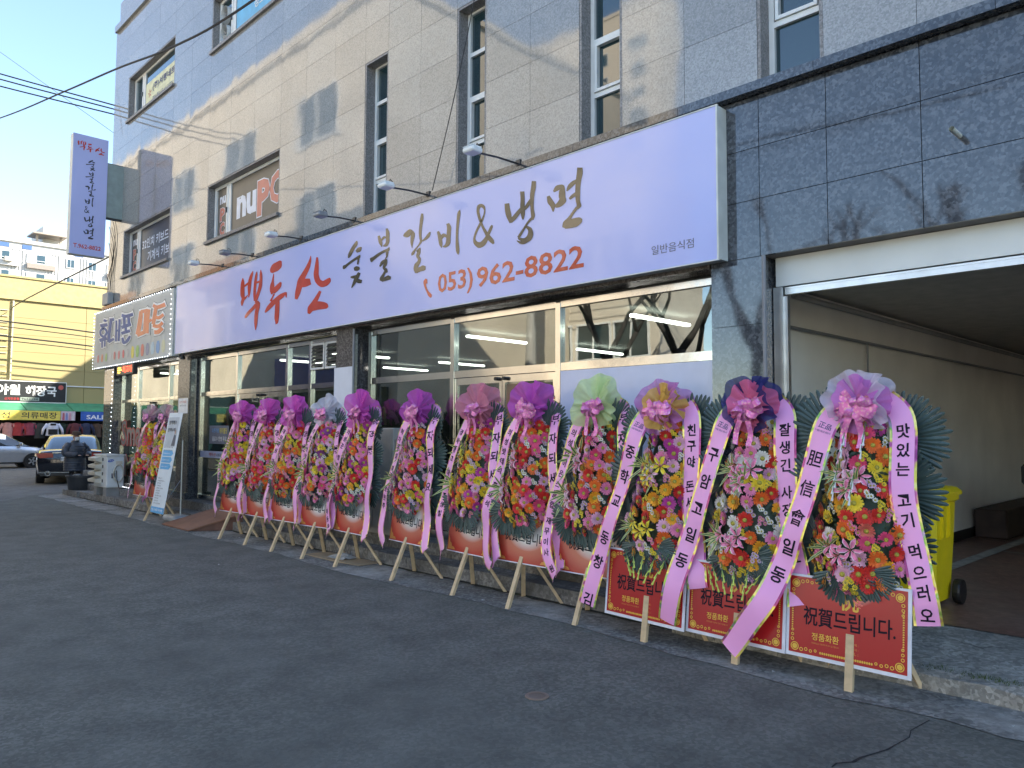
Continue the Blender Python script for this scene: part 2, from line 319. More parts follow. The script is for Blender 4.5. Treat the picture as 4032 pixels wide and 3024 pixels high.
GLYPH={
'백':(-12695,3296,[[(74,949,98,945),(22,885,150,865),(0,779,160,756),(7,666,166,651),(57,591,176,575),(25,535,136,513),(54,470,94,464)],[(450,1017,472,1010),(376,975,465,950),(302,887,425,859),(278,780,403,759),(288,671,385,656),(314,582,338,578)],[(162,778,126,803),(276,799,225,834),(374,820,319,858)],[(147,544,89,576),(222,573,168,601),(301,624,280,634)],[(597,986,620,981),(547,938,630,921),(517,837,615,818),(495,715,594,699),(493,608,588,597),(518,499,601,491)],[(733,991,755,989),(705,921,802,908),(706,827,810,810),(679,730,800,703),(626,635,734,605),(560,537,661,510),(533,496,636,470)],[(579,780,556,813),(667,780,637,816),(770,788,737,824)],[(547,472,603,506),(584,455,738,450),(551,443,663,388),(445,395,528,349),(292,340,382,295),(203,281,283,249),(201,246,229,237)],[(662,461,753,441),(608,391,740,363),(569,297,696,275),(555,200,683,183),(562,103,667,90),(597,3,620,0)]]),
'두':(-11780,3324,[[(480,1023,541,997),(355,1010,540,909),(225,991,423,863),(151,926,308,854),(171,869,246,847)],[(275,838,296,833),(246,788,295,777),(217,724,295,709),(171,663,312,638),(162,578,311,555),(210,507,253,500)],[(503,673,558,652),(417,648,538,591),(314,610,439,538),(216,562,314,504)],[(285,512,343,492),(238,461,283,446),(165,409,237,385)],[(728,393,695,396),(723,479,681,433),(530,475,612,407),(349,430,455,359),(192,378,304,312),(58,309,160,259),(0,237,30,224)],[(415,381,503,361),(360,320,505,295),(349,218,501,197),(344,109,489,91),(375,36,465,21),(384,4,397,0)]]),
'산':(-10799,3379,[[(454,889,466,886),(406,822,478,801),(309,734,429,689),(193,651,334,594),(82,569,263,510),(43,471,215,426),(7,377,157,339),(0,286,82,265)],[(232,436,151,526),(360,432,272,560),(493,447,447,542)],[(624,838,672,830),(600,765,696,747),(571,660,703,636),(558,576,707,564),(611,466,751,490),(757,374,817,456),(928,364,850,455),(1044,414,947,471),(1032,468,1005,477)],[(726,324,791,300),(625,249,726,209),(521,180,642,130),(406,108,567,51),(401,20,471,0)],[(538,38,464,150),(693,41,639,169),(811,37,816,150),(901,33,960,104),(949,32,994,50)]]),
'숯':(-9437,3624,[[(335,654,362,645),(293,631,372,596),(230,593,310,552),(171,542,255,504),(129,495,206,462),(123,448,149,437)],[(454,550,478,534),(371,547,448,486),(318,516,353,483)],[(425,441,445,432),(383,434,431,394),(294,414,327,380),(188,391,225,358),(80,362,122,327),(1,349,71,305),(0,307,26,297)],[(377,414,427,403),(369,364,414,353),(359,317,400,307)],[(297,240,281,283),(372,225,349,294),(436,240,427,270)],[(394,206,456,180),(334,160,417,125),(289,115,372,80),(257,64,315,40),(226,10,252,0)],[(208,149,206,168),(278,129,265,172),(361,131,343,171)],[(324,86,349,120),(400,50,424,103),(486,39,496,80)]]),
'불':(-8759,3614,[[(172,639,224,637),(185,583,257,582),(211,528,288,528),(272,470,284,470)],[(359,705,400,703),(362,648,445,638),(364,582,447,567),(364,532,446,507),(345,503,398,462),(299,489,308,471)],[(282,551,246,575),(337,576,307,610),(367,568,371,594)],[(438,443,453,437),(405,431,446,393),(302,420,330,384),(180,400,220,361),(80,374,128,331),(0,360,82,315),(21,307,48,301)],[(376,398,434,383),(369,356,423,343),(374,329,409,315),(348,298,363,290)],[(251,206,222,221),(325,240,272,280),(368,258,396,291),(331,243,403,219),(302,191,361,183),(341,142,408,158),(392,106,422,111)],[(346,144,394,121),(298,102,350,78),(243,61,322,32),(241,22,295,7)],[(291,0,266,51),(383,2,352,55),(448,5,431,68),(485,5,498,39)]]),
'갈':(-8011,3620,[[(10,519,0,537),(102,494,41,567),(172,518,146,593),(168,526,247,522),(156,465,233,446),(159,408,213,399),(190,339,198,338)],[(376,749,414,739),(356,698,423,681),(340,613,404,597),(330,526,390,514),(340,440,392,433),(351,402,402,386),(322,362,347,347),(246,317,274,300),(186,283,239,255),(180,249,193,242)],[(552,485,572,475),(500,459,556,426),(456,427,491,397),(398,399,411,385)],[(304,266,275,289),(351,294,362,317),(302,273,371,249),(281,222,347,214),(314,179,381,176),(306,152,372,124),(250,122,334,87),(232,62,317,46),(264,7,306,5)],[(299,0,260,72),(376,12,343,71),(447,13,421,83),(481,21,480,61)]]),
'비':(-7319,3726,[[(0,353,39,355),(17,295,86,295),(31,238,104,233),(52,178,113,174),(92,135,98,135)],[(181,415,232,417),(193,369,272,361),(190,309,269,292),(182,241,265,221),(173,190,254,155),(149,162,179,127),(115,155,117,143)],[(102,238,53,276),(144,262,121,309),(181,245,201,276)],[(429,538,436,536),(386,506,444,488),(372,414,425,401),(362,300,410,289),(359,193,409,185),(359,114,423,106),(371,42,429,36),(404,1,412,0)]]),
'&':(-6647,3748,[[(150,299,106,299),(122,371,74,373),(106,433,56,443),(124,466,70,501),(134,465,138,507),(155,457,197,470),(183,421,209,417),(170,369,197,358),(126,314,164,295),(87,268,125,248),(42,213,78,196),(13,162,49,149),(0,115,43,110),(17,57,73,79),(97,0,107,67),(196,9,138,67),(256,64,194,99),(287,125,240,147),(330,187,285,209),(338,216,312,229)],[(113,287,151,292),(159,210,198,217),(206,136,256,148),(246,75,307,95),(293,32,350,52),(338,1,364,7)]]),
'냉':(-6123,3665,[[(0,511,76,501),(6,440,91,432),(28,363,112,361),(83,273,124,274)],[(119,270,71,315),(182,300,131,343),(246,347,196,386),(286,378,244,412)],[(244,594,311,582),(253,510,317,497),(248,424,319,410),(258,341,321,330),(280,277,302,273)],[(425,670,487,652),(414,610,485,587),(398,527,463,508),(399,433,455,421),(405,362,458,354),(414,294,473,282),(413,251,450,239)],[(326,370,300,389),(379,397,334,429),(435,453,395,480)],[(409,273,439,248),(353,233,378,214),(297,180,324,162),(237,129,272,107),(206,97,239,76)],[(334,178,353,195),(370,142,424,156),(369,107,449,85),(349,79,414,26),(314,66,324,10),(263,77,247,50),(225,91,213,77)],[(198,56,203,61),(241,19,254,42),(306,0,300,30),(365,10,352,35)]]),
'면':(-5478,3717,[[(0,400,39,402),(11,331,85,342),(50,284,121,285),(84,219,99,217)],[(104,422,88,439),(169,429,133,485),(187,434,235,471),(173,413,260,397),(170,358,263,342),(177,334,271,286),(150,304,197,250),(110,285,127,253)],[(422,608,494,590),(417,557,497,532),(407,496,479,471),(399,425,466,407),(396,343,462,329),(404,264,462,257),(415,219,478,199),(404,197,433,174)],[(287,391,275,399),(338,414,296,449),(384,437,349,479),(435,454,410,490)],[(326,295,308,316),(373,308,346,341),(429,323,401,360)],[(403,206,434,181),(351,161,381,140),(298,115,336,87),(236,83,299,41),(219,32,258,11)],[(263,6,236,70),(349,0,314,89),(421,1,381,93),(474,24,453,88),(487,35,492,62)]]),
'T':(-7576,3274,[[(41,257,70,246),(0,218,56,208),(24,146,66,148),(69,79,108,87),(105,27,157,42),(150,0,175,9)],[(46,245,78,240),(38,193,82,186)],[(110,66,129,73),(152,20,181,30)]]),
}
GLYPH['휴']=(0,0,[[(-20046,4232,-20008,4274),(-19814,4187,-19776,4229)],[(-20236,4097,-20287,4175),(-19704,4079,-19753,4155)],[(-20086,4052,-19983,4086),(-19877,3986,-19744,4000),(-19849,3928,-19698,3898),(-19990,3879,-19938,3821),(-20120,3919,-20258,3905),(-20151,3993,-20309,4024),(-19966,4045,-20103,4093)],[(-20240,3745,-20318,3822),(-19694,3756,-19769,3832)],[(-20151,3782,-20023,3772),(-20124,3599,-20008,3590)],[(-19939,3784,-19814,3773),(-19925,3608,-19811,3599)]])
GLYPH['대']=(0,0,[[(-19561,4185,-19585,4249),(-19259,4164,-19283,4227)],[(-19578,4222,-19380,4193),(-19641,4037,-19430,4008),(-19694,3858,-19471,3833),(-19693,3701,-19470,3681)],[(-19558,3664,-19662,3734),(-19181,3707,-19261,3761)],[(-19154,4157,-19036,4145),(-19139,3674,-19011,3663)],[(-18937,4163,-18790,4146),(-18959,3669,-18811,3655)],[(-19065,3891,-19094,3928),(-18854,3889,-18883,3926)]])
GLYPH['폰']=(0,0,[[(-18764,4211,-18731,4269),(-18424,4152,-18447,4217),(-17969,4148,-18031,4220)],[(-18679,4222,-18483,4205),(-18619,3998,-18445,3984)],[(-18371,4190,-18200,4176),(-18316,3994,-18146,3982)],[(-18691,3920,-18766,3993),(-18070,3937,-18142,4008)],[(-18512,3945,-18359,3931),(-18498,3805,-18345,3792)],[(-18673,3787,-18734,3852),(-18112,3796,-18170,3861)],[(-18700,3711,-18562,3713),(-18583,3571,-18471,3619),(-18247,3585,-18388,3642),(-18073,3691,-18184,3724)]])
GLYPH['마']=(0,0,[[(-17595,4208,-17389,4177),(-17673,3991,-17410,3952),(-17779,3725,-17515,3686)],[(-17630,3650,-17727,3733),(-17098,3690,-17183,3764)],[(-17469,4149,-17513,4219),(-17070,4136,-17113,4205)],[(-17291,4172,-17126,4151),(-17324,3737,-17158,3719)],[(-17093,4194,-16931,4169),(-17140,3967,-16977,3947),(-17146,3688,-16983,3671)],[(-16980,3885,-17084,3942),(-16796,3929,-16875,3973)]])
GLYPH['트']=(0,0,[[(-16820,4220,-16755,4272),(-16521,4141,-16539,4213),(-16074,4145,-16146,4225)],[(-16711,4187,-16521,4153),(-16784,4033,-16576,3999),(-16835,3859,-16643,3830)],[(-16664,3955,-16638,4013),(-16397,3912,-16452,3978),(-16138,3961,-16232,4016)],[(-16778,3787,-16755,3849),(-16422,3733,-16481,3806),(-16159,3797,-16274,3855)],[(-16657,3630,-16676,3708),(-16386,3612,-16497,3695),(-16149,3681,-16308,3753)]])
def brush(mb, ch, fn, sc=1.0, ox=None, oz=None, step=0.0004, fat=0.0):
    """brush-written character from its stroke edges (mm); fn(u,v,lift) maps metres to a point"""
    x0, z0, strokes = GLYPH[ch]
    bx, bz = (x0 / 1000 if ox is None else ox), (z0 / 1000 if oz is None else oz)
    for si, st in enumerate(strokes):
        a = catmull([(p[0], p[1], 0) for p in st], 4); b = catmull([(p[2], p[3], 0) for p in st], 4)
        k = len(mb.v); lift = si * step
        if fat:   # widened copy for an outline
            for i, (p, q) in enumerate(zip(a, b)):
                d = (p - q).normalized() * fat
                if i in (0, len(a) - 1): e = (a[1] - a[0] if i == 0 else a[-2] - a[-1]).normalized() * -fat; p += e; q += e
                p += d; q -= d
        for p, q in zip(a, b):
            mb.v.append(tuple(fn(bx + p.x * sc / 1000, bz + p.y * sc / 1000, lift))); mb.v.append(tuple(fn(bx + q.x * sc / 1000, bz + q.y * sc / 1000, lift)))
        for i in range(len(a) - 1): mb.face((k + 2 * i, k + 2 * i + 1, k + 2 * i + 3, k + 2 * i + 2))
# ================================================================== palette
LG = granite('light_granite', (.21, .212, .21), (.29, .288, .282), (.37, .37, .362), fleck=75, rough=.05, wob=.006, spec=.8)
DG = granite('dark_granite', (.03, .033, .04), (.06, .065, .075), (.13, .14, .155), fleck=48, rough=.05, wob=.006, spec=.8)
DGB = granite('brown_granite', (.05, .042, .038), (.11, .095, .085), (.22, .2, .18), fleck=60, rough=.25, wob=.02)
STEEL = mat('stainless', (.62, .60, .56), rough=.16, metal=1.0, var=.05, bump=.25, bscale=4)
WHITE = mat('white_frame', (.72, .73, .72), rough=.35, var=.05)
PANE = mat('window_pane', (.012, .035, .042), rough=.02, spec=.9, var=.15, vscale=1.5, coat=.6)
GLASS = glass('shop_glass')
BLACK = mat('black_plastic', (.015, .015, .016), rough=.4, var=.2)
DARKM = mat('dark_metal', (.06, .06, .065), rough=.4, metal=.6)
STONE = ground_mat('step_stone', (.17, .165, .155), (.33, .32, .30), (.10, .095, .085), bump=.4, fine=60, big=1.2)
CONC = ground_mat('old_concrete', (.24, .23, .20), (.44, .42, .37), (.17, .162, .14), bump=.7, fine=70, big=.9, cracks=True)
GUTTER = ground_mat('gutter_concrete', (.13, .127, .117), (.27, .263, .243), (.40, .39, .36), bump=.8, fine=70, big=1.1)
ASPH = ground_mat('asphalt', (.104, .106, .092), (.168, .170, .150), (.118, .120, .106), bump=.45, fine=85, big=.28)
ASPH2 = ground_mat('worn_asphalt', (.105, .104, .098), (.205, .203, .192), (.175, .173, .163), bump=.5, fine=85, big=.3)
REDF = ground_mat('red_floor_paint', (.17, .09, .07), (.27, .15, .115), (.22, .16, .13), bump=.15, fine=40, big=.8, rough=.38)
PLAST = mat('garage_plaster', (.86, .83, .77), rough=.8, var=.08, vscale=1.2, bump=.08)
CREAM = mat('cream_wall', (.64, .56, .44), rough=.8, var=.12, vscale=.8)
BEIGE = mat('beige_wall', (.62, .56, .47), rough=.8, var=.14, vscale=.6)
ROOFD = mat('dark_roof', (.05, .05, .055), rough=.7)
REDW = mat('red_brick_paint', (.45, .12, .09), rough=.8)
F, YG = 6.0, 6.2
FLOOR = .30

# ================================================================== ground
def sheet(name, pts, z, m):
    mb = MB(); mb.poly([(p[0], p[1], z if len(p) < 3 else p[2]) for p in pts]); return struct(mb.build(name, m))
sheet('road', [(-400, -300), (250, -300), (250, 400), (-400, 400)], 0.0, ASPH)
sheet('cross_street', [(-60, -60), (-19.9, -60), (-20.0, 3.5), (-20.6, 4.0), (-22.2, 5.2), (-22.6, 60), (-60, 60)], .004, ASPH2)
rr = random.Random(3)
edge = [(-22.1, 5.12)] + [(-21.6 + i * .3, 4.98 + .05 * math.sin(i * .37) + rr.uniform(-.035, .035) - (.0 if i < 56 else (i - 56) * .0035)) for i in range(86)]
mb = MB(); k0 = [(x, y, .005) for x, y in edge]; k1 = [(x, 5.75, .012) for x, y in edge]
mb.loft([k0, k1], closed=False); struct(mb.build('gutter_strip', GUTTER))
# two steps in front of the shops: kerb stones below, slabs above
st = struct(MB().box(-21.3, -3.66, 5.9, 6.3, -.05, .285).build('steps', STONE))
unit = MB().box(0, 1, 0, 1, 0, 1).mesh('block', STONE)
cub = {}
def block(name, m, parent, x0, x1, y0, y1, z0, z1, tilt=0.0, rnd=rr):
    key = m.name
    if key not in cub: cub[key] = MB().box(-.5, .5, -.5, .5, -.5, .5).mesh('block_' + m.name, m)
    o = put(name, cub[key], parent, loc=((x0 + x1) / 2, (y0 + y1) / 2, (z0 + z1) / 2), scale=(x1 - x0, y1 - y0, z1 - z0))
    if tilt: o.rotation_euler = (rnd.uniform(-tilt, tilt), 0, rnd.uniform(-tilt, tilt))
    return o
x = -21.75
while x < -3.75:
    w = min(.62, -3.70 - x)
    yy = 5.60 + .010 * rr.uniform(-1, 1) - max(0, (x + 9)) * .012 - (.06 if x < -20.8 else 0)
    block('kerb_stone', STONE, st, x, x + w - .012, yy, 5.93, -.04, .15 + rr.uniform(-.006, .006), .004); x += .62
x = -21.0
while x < -3.75:
    w = min(.9, -3.70 - x); block('step_slab', STONE, st, x, x + w - .008, 5.885 + rr.uniform(-.004, .004), 6.32, .155, .30 + rr.uniform(-.003, .003), .002); x += .9
# garage apron
mb = MB(); xs = [-3.68 + i * .25 for i in range(47)]
rows = []
for j, (y, z) in enumerate([(5.42, -.02), (5.43, .105), (5.50, .128), (5.85, .15), (6.2, .175), (6.60, .195)]):
    rows.append([(x, y + (rr.uniform(-.018, .018) if j < 3 else 0), z + (rr.uniform(-.014, .010) if j in (1, 2) else 0)) for x in xs])
mb.loft(rows, closed=False); struct(mb.build('garage_apron', CONC, smooth=False))
sheet('garage_floor', [(-3.4, 6.52, .199), (8, 6.54, .199), (8, 19, .205), (-3.4, 19, .205)], .2, REDF)
LINE = mat('floor_line', (.36, .37, .35), rough=.7, var=.3, vscale=9)
struct(MB().poly([(-2.80, 6.9, .207), (-2.66, 6.9, .207), (-2.62, 15, .21), (-2.76, 15, .21)]).build('floor_marking', LINE))
struct(MB().poly([(-2.62, 11.0, .208), (-2.62, 10.93, .208), (1.2, 10.93, .208), (1.2, 11.0, .208)]).build('floor_marking', LINE))

# ================================================================== the corner building
B = thing('corner_building', 'three storey corner building clad in polished grey granite slabs over dark stone shopfronts', 'building', (-10, 6, 0), world=True)
CORE = mat('wall_core', (.22, .21, .2), rough=.9)
MB().box(-20.30, 14, F + .27, 26, 4.62, 11.5).build('wall', CORE, B)
MB().box(-20.32, 14.02, F - .06, 26.05, 11.50, 11.66).box(-20.3, 14, F + .05, F + .25, 11.66, 12.3).build('roof_parapet', LG, B)
cols = [-20.35, -19.31, -18.35, -17.38, -16.44, -15.5, -14.55, -13.6, -12.64, -11.68, -10.85, -10.0, -9.18, -8.61, -7.88, -7.15, -6.61, -5.88, -5.16, -4.60, -3.88, -3.15, -2.58, -1.88, -1.15, -.58, .12, .85, 1.42]
zr = [4.62, 5.20, 5.76, 6.32, 6.88, 7.40, 7.92, 8.43, 8.94, 9.48, 10.03, 10.55, 11.08, 11.50]
holes = []
for wx in ((-19.31, -16.44), (-14.55, -11.68)):
    holes += [(wx[0], wx[1], 5.20, 6.32), (wx[0], wx[1], 8.94, 10.03)]
tall = [(-9.18, -8.61), (-7.15, -6.61), (-5.16, -4.60), (-3.15, -2.58), (-1.15, -.58)]
holes += [(a, b, 4.62, 6.88) for a, b in tall]
def in_hole(x, z): return any(a < x < b and c < z < d for a, b, c, d in holes)
g = .0018
for i in range(len(cols) - 1):
    for j in range(len(zr) - 1):
        cx, cz = (cols[i] + cols[i + 1]) / 2, (zr[j] + zr[j + 1]) / 2
        if in_hole(cx, cz): continue
        block('granite_slab', LG, B, cols[i] + g, cols[i + 1] - g, F, F + .03, zr[j] + g, zr[j + 1] - g, .0016)
# side of the building towards the cross street
for j in range(len(zr) - 1):
    for i in range(10): block('granite_slab', LG, B, -20.35, -20.32, F + .04 + i * 1.9, F + .04 + (i + 1) * 1.9 - .007, zr[j] + g, zr[j + 1] - g, .0)
# ribbon windows: deep granite reveal, white frame, narrow casement left, wide fixed pane right
REV = granite('honed_granite', (.12, .117, .117), (.20, .193, .193), (.30, .29, .29), fleck=70, rough=.45, wob=0)
VINYL = mat('brown_film', (.12, .105, .085), rough=.3, var=.08, spec=.3)
FILMG = mat('grey_film', (.05, .052, .06), rough=.3, var=.08, spec=.3)
def ribbon(x0, x1, z0, z1, pane_m, split=.24):
    w = put('window', MB().box(x0 + .002, x0 + .03, F + .004, F + .268, z0, z1).box(x1 - .03, x1 - .002, F + .004, F + .268, z0, z1)
            .box(x0 + .031, x1 - .031, F + .004, F + .268, z1 - .03, z1 - .002).mesh('window_reveal', REV), B)
    MB().box(x0 - .03, x1 + .02, F - .05, F + .24, z0 - .03, z0 + .025).build('sill', REV, w)
    a, b, yf = x0 + .032, x1 - .032, F + .13
    xm = x0 + (x1 - x0) * split; m = MB(); t = .055
    for (p, q) in ((a, xm), (xm + .004, b)):
        m.box(p, p + t, yf, yf + .06, z0 + .026, z1 - .034).box(q - t, q, yf, yf + .06, z0 + .026, z1 - .034)
        m.box(p + t, q - t, yf, yf + .06, z0 + .026, z0 + .026 + t).box(p + t, q - t, yf, yf + .06, z1 - .034 - t, z1 - .034)
    m.box(a + t, a + t * 2, yf - .012, yf + .05, z0 + .09, z1 - .1).box(xm - t * 2, xm - t, yf - .012, yf + .05, z0 + .09, z1 - .1)
    m.build('frame', WHITE, w)
    MB().box(a + t * 2, xm - t * 2, yf + .02, yf + .03, z0 + .08, z1 - .09).build('pane', pane_m, w)
    MB().box(xm + .004 + t, b - t, yf + .02, yf + .03, z0 + .08, z1 - .09).build('pane', pane_m, w)
    MB().box(xm - t * 1.9, xm - t * 1.2, yf - .035, yf - .012, (z0 + z1) / 2 - .05, (z0 + z1) / 2 + .05).build('handle', DARKM, w)
    return w, (a + t * 2, xm - t * 2), (xm + .004 + t, b - t), yf + .02
RW = {}
RW['2a'] = ribbon(-19.31, -16.44, 5.20, 6.32, FILMG); RW['2b'] = ribbon(-14.55, -11.68, 5.20, 6.32, VINYL)
RW['3a'] = ribbon(-19.31, -16.44, 8.94, 10.03, PANE); RW['3b'] = ribbon(-14.55, -11.68, 8.94, 10.03, PANE)
for (a, b) in tall:
    z0, z1, t, yf = 4.62, 6.88, .05, F + .15
    w = put('window', MB().box(a + .002, a + .03, F + .004, F + .268, z0, z1).box(b - .03, b - .002, F + .004, F + .268, z0, z1).box(a + .031, b - .031, F + .004, F + .268, z1 - .03, z1 - .002).mesh('window_reveal', REV), B)
    zs = [z0 + .03, 5.17, 5.75, 6.31, z1 - .034]; m = MB()
    m.box(a + .032, a + .032 + t, yf, yf + .06, z0, z1 - .034).box(b - .032 - t, b - .032, yf, yf + .06, z0, z1 - .034)
    for zz in zs: m.box(a + .032 + t, b - .032 - t, yf, yf + .06, zz - t / 2, zz + t / 2)
    m.box(a + .1, a + .13, yf - .02, yf + .03, zs[1] + .03, zs[2] - .03).box(b - .13, b - .1, yf - .02, yf + .03, zs[1] + .03, zs[2] - .03)
    m.box(a + .13, b - .13, yf - .02, yf + .03, zs[1] + .03, zs[1] + .06).box(a + .13, b - .13, yf - .02, yf + .03, zs[2] - .06, zs[2] - .03)
    m.build('frame', WHITE, w)
    for i in range(4): MB().box(a + .034 + t, b - .034 - t, yf + .032, yf + .04, zs[i] + t / 2, zs[i + 1] - t / 2).build('pane', PANE, w)
# cornice over the ground floor, in lengths
x = -20.4
while x < 2:
    block('cornice_stone', DG, B, x, x + 1.27 - .004, F - .10, F + .03, 4.535, 4.615, .0008); x += 1.27
MB().box(-20.34, -3.64, F + .002, F + .26, 3.10, 4.53).build('lintel', DGB, B)
MB().box(-3.63, 14, F + .035, F + .26, 3.14, 4.53).build('lintel', CORE, B)
dc = [-3.62, -3.15, -2.57, -1.87, -1.17, -.47, .23, .93, 1.63]; dz = [3.135, 3.63, 4.08, 4.53]
for i in range(len(dc) - 1):
    for j in range(3): block('dark_slab', DG, B, dc[i] + .003, dc[i + 1] - .003, F, F + .03, dz[j] + .003, dz[j + 1] - .003, .0012)
def pillar(x0, x1, joints, side=True, m=DG, mf=None):
    p = MB().box(x0 + .004, x1 - .004, F + .032, F + .30, joints[0], joints[-1]).build('pillar', DG, B)
    for a, b in zip(joints, joints[1:]): block('dark_slab', mf or m, p, x0, x1, F, F + .03, a + .003, b - .003, .001)
    return p
pillar(-20.34, -19.66, [.30, 1.2, 2.3, 3.10]); pillar(-15.72, -15.15, [.30, .45, 1.4, 2.3, 3.10], mf=DGB); pillar(-9.82, -9.37, [.30, 1.4, 2.55, 3.10], mf=DGB)
pr = pillar(-3.62, -3.13, [.14, .8, 1.7, 2.56, 3.135])
MB().box(-15.80, -15.10, F - .05, F + .04, .301, .42).build('plinth', DG, B)
MB().box(-9.84, -9.36, F - .016, F - .002, .302, 2.55).build('board', mat('white_board', (.66, .69, .76), rough=.45, var=.04), B)
MB().tube([(-9.33, F - .02, .3), (-9.33, F - .02, 3.08)], .016, 8).build('downpipe', mat('pipe_grey', (.22, .23, .25), rough=.4), B)
MB().tube([(-3.11, F - .018, .2), (-3.11, F - .018, 3.13)], .018, 8).build('downpipe', MATS['pipe_grey'], B)

# ---- shopfronts: steel frames, glass, doors
def post(x0, x1, z0=FLOOR, z1=3.04, y=YG): MB().box(x0, x1, y - .035, y + .045, z0, z1).build('frame_post', STEEL, B)
def rail(x0, x1, z0, z1, y=YG): MB().box(x0, x1, y - .028, y + .04, z0, z1).build('frame_rail', STEEL, B)
def pane(x0, x1, z0, z1, y=YG, m=GLASS): return MB().box(x0, x1, y + .004, y + .012, z0, z1).build('glass_pane', m, B)
def shopfront(xs, zt0, zt1, doors=(), zh=2.99):
    for i, xp in enumerate(xs): post(xp - .035, xp + .035)
    for i in range(len(xs) - 1):
        a, b = xs[i] + .036, xs[i + 1] - .036
        rail(a, b, zt0, zt1); rail(a, b, zh, 3.055); pane(a, b, zt1, zh)
        if i in doors:
            mid = (a + b) / 2
            for s_, (p, q) in enumerate(((a + .006, mid - .004), (mid + .004, b - .006))):
                d = MB().box(p, p + .045, YG - .015, YG + .025, .32, zt0 - .008).box(q - .045, q, YG - .015, YG + .025, .32, zt0 - .008) \
                    .box(p + .045, q - .045, YG - .015, YG + .025, zt0 - .09, zt0 - .008).box(p + .045, q - .045, YG - .015, YG + .025, .32, .45).build('door', STEEL, B)
                MB().box(p + .045, q - .045, YG + .001, YG + .009, .45, zt0 - .09).build('pane', GLASS, d)
                hx = q - .075 if s_ == 0 else p + .075
                MB().tube([(hx, YG - .06, .95), (hx, YG - .06, 1.55)], .014, 8).box(hx - .01, hx + .01, YG - .06, YG - .015, .99, 1.01).box(hx - .01, hx + .01, YG - .06, YG - .015, 1.49, 1.51).build('handle', STEEL, d)
                MB().lathe([(.022, 0), (.022, .05)], 10, (mid + (-.07 if s_ == 0 else .07), YG - .065, zt0 - .045), 'y').build('door_closer', BLACK, d)
        else:
            rail(a, b, .30, .40); pane(a, b, .40, zt0)
shopfront([-15.05, -13.44, -11.60, -10.86, -9.87], 2.29, 2.37, doors=(1,))
shopfront([-9.2, -7.39, -5.61, -3.66], 2.30, 2.385, doors=(1,))
shopfront([-19.62, -18.49, -16.64, -15.78], 2.27, 2.33, doors=(1,))
MB().box(-5.57, -3.70, YG - .034, YG - .029, .42, 2.295).build('panel', mat('window_vinyl', (.56, .61, .78), rough=.25, var=.03, coat=.3), B)
# louvred vents in the left shop's fanlight
for (a, b) in ((-10.80, -10.40), (-10.36, -9.93)):
    lv = MB().box(a, a + .03, YG - .06, YG - .03, 2.58, 2.985).box(b - .03, b, YG - .06, YG - .03, 2.58, 2.985).box(a + .03, b - .03, YG - .06, YG - .03, 2.955, 2.985).box(a + .03, b - .03, YG - .06, YG - .03, 2.58, 2.61).build('louvre', WHITE, B)
    for i in range(6):
        z = 2.63 + i * .055
        MB().poly([(a + .03, YG - .07, z), (b - .03, YG - .07, z), (b - .03, YG - .035, z + .045), (a + .03, YG - .035, z + .045)]).poly([(a + .03, YG - .062, z), (b - .03, YG - .062, z), (b - .03, YG - .027, z + .045), (a + .03, YG - .027, z + .045)]).build('slat', mat('louvre_grey', (.16, .155, .15), rough=.35, metal=.5), lv)
# rooms behind the glass
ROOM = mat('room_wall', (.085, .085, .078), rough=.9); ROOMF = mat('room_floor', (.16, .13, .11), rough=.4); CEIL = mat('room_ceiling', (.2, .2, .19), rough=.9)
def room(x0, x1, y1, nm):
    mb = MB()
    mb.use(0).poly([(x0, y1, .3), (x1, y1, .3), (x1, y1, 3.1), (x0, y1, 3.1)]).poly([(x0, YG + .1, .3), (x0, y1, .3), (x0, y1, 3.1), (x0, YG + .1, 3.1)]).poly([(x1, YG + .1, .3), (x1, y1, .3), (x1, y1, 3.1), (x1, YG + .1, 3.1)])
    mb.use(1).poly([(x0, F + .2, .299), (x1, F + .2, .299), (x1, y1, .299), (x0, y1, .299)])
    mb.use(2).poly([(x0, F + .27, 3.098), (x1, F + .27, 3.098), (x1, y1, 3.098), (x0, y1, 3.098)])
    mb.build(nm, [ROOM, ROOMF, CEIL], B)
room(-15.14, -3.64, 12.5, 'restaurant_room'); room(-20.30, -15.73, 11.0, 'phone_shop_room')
TUBE = mat('lit_tube', (.9, .9, .9), emit=(1, .97, .88), estr=5.0, var=0)
def tubelight(x0, y, where, z=2.98, L=1.2):
    tag(MB().cbox(x0 - .035, x0 + .035, y, y + L, z, z + .035, .01).build('ceiling_light', TUBE), where, 'ceiling light', 'ceiling tubes inside the shops')
for x, w_ in ((-13.8, 'the pane beside the brown pillar'), (-11.9, 'the double door with the name strip'), (-8.3, 'the pane over the beige cabinet'), (-5.4, 'the steel post beside the food poster'), (-4.3, 'the fanlight over the lavender panel')):
    tubelight(x, 7.2, 'front lit ceiling tube behind ' + w_); tubelight(x, 9.6, 'rear lit ceiling tube behind ' + w_)
for x, w_ in ((-19.2, 'the red window lettering'), (-18.2, 'the running text display'), (-17.2, 'the phone shop door'), (-16.3, 'the camera notice pillar')):
    tubelight(x, 6.9, 'front lit ceiling tube in the phone shop behind ' + w_); tubelight(x, 8.6, 'rear lit ceiling tube in the phone shop behind ' + w_)

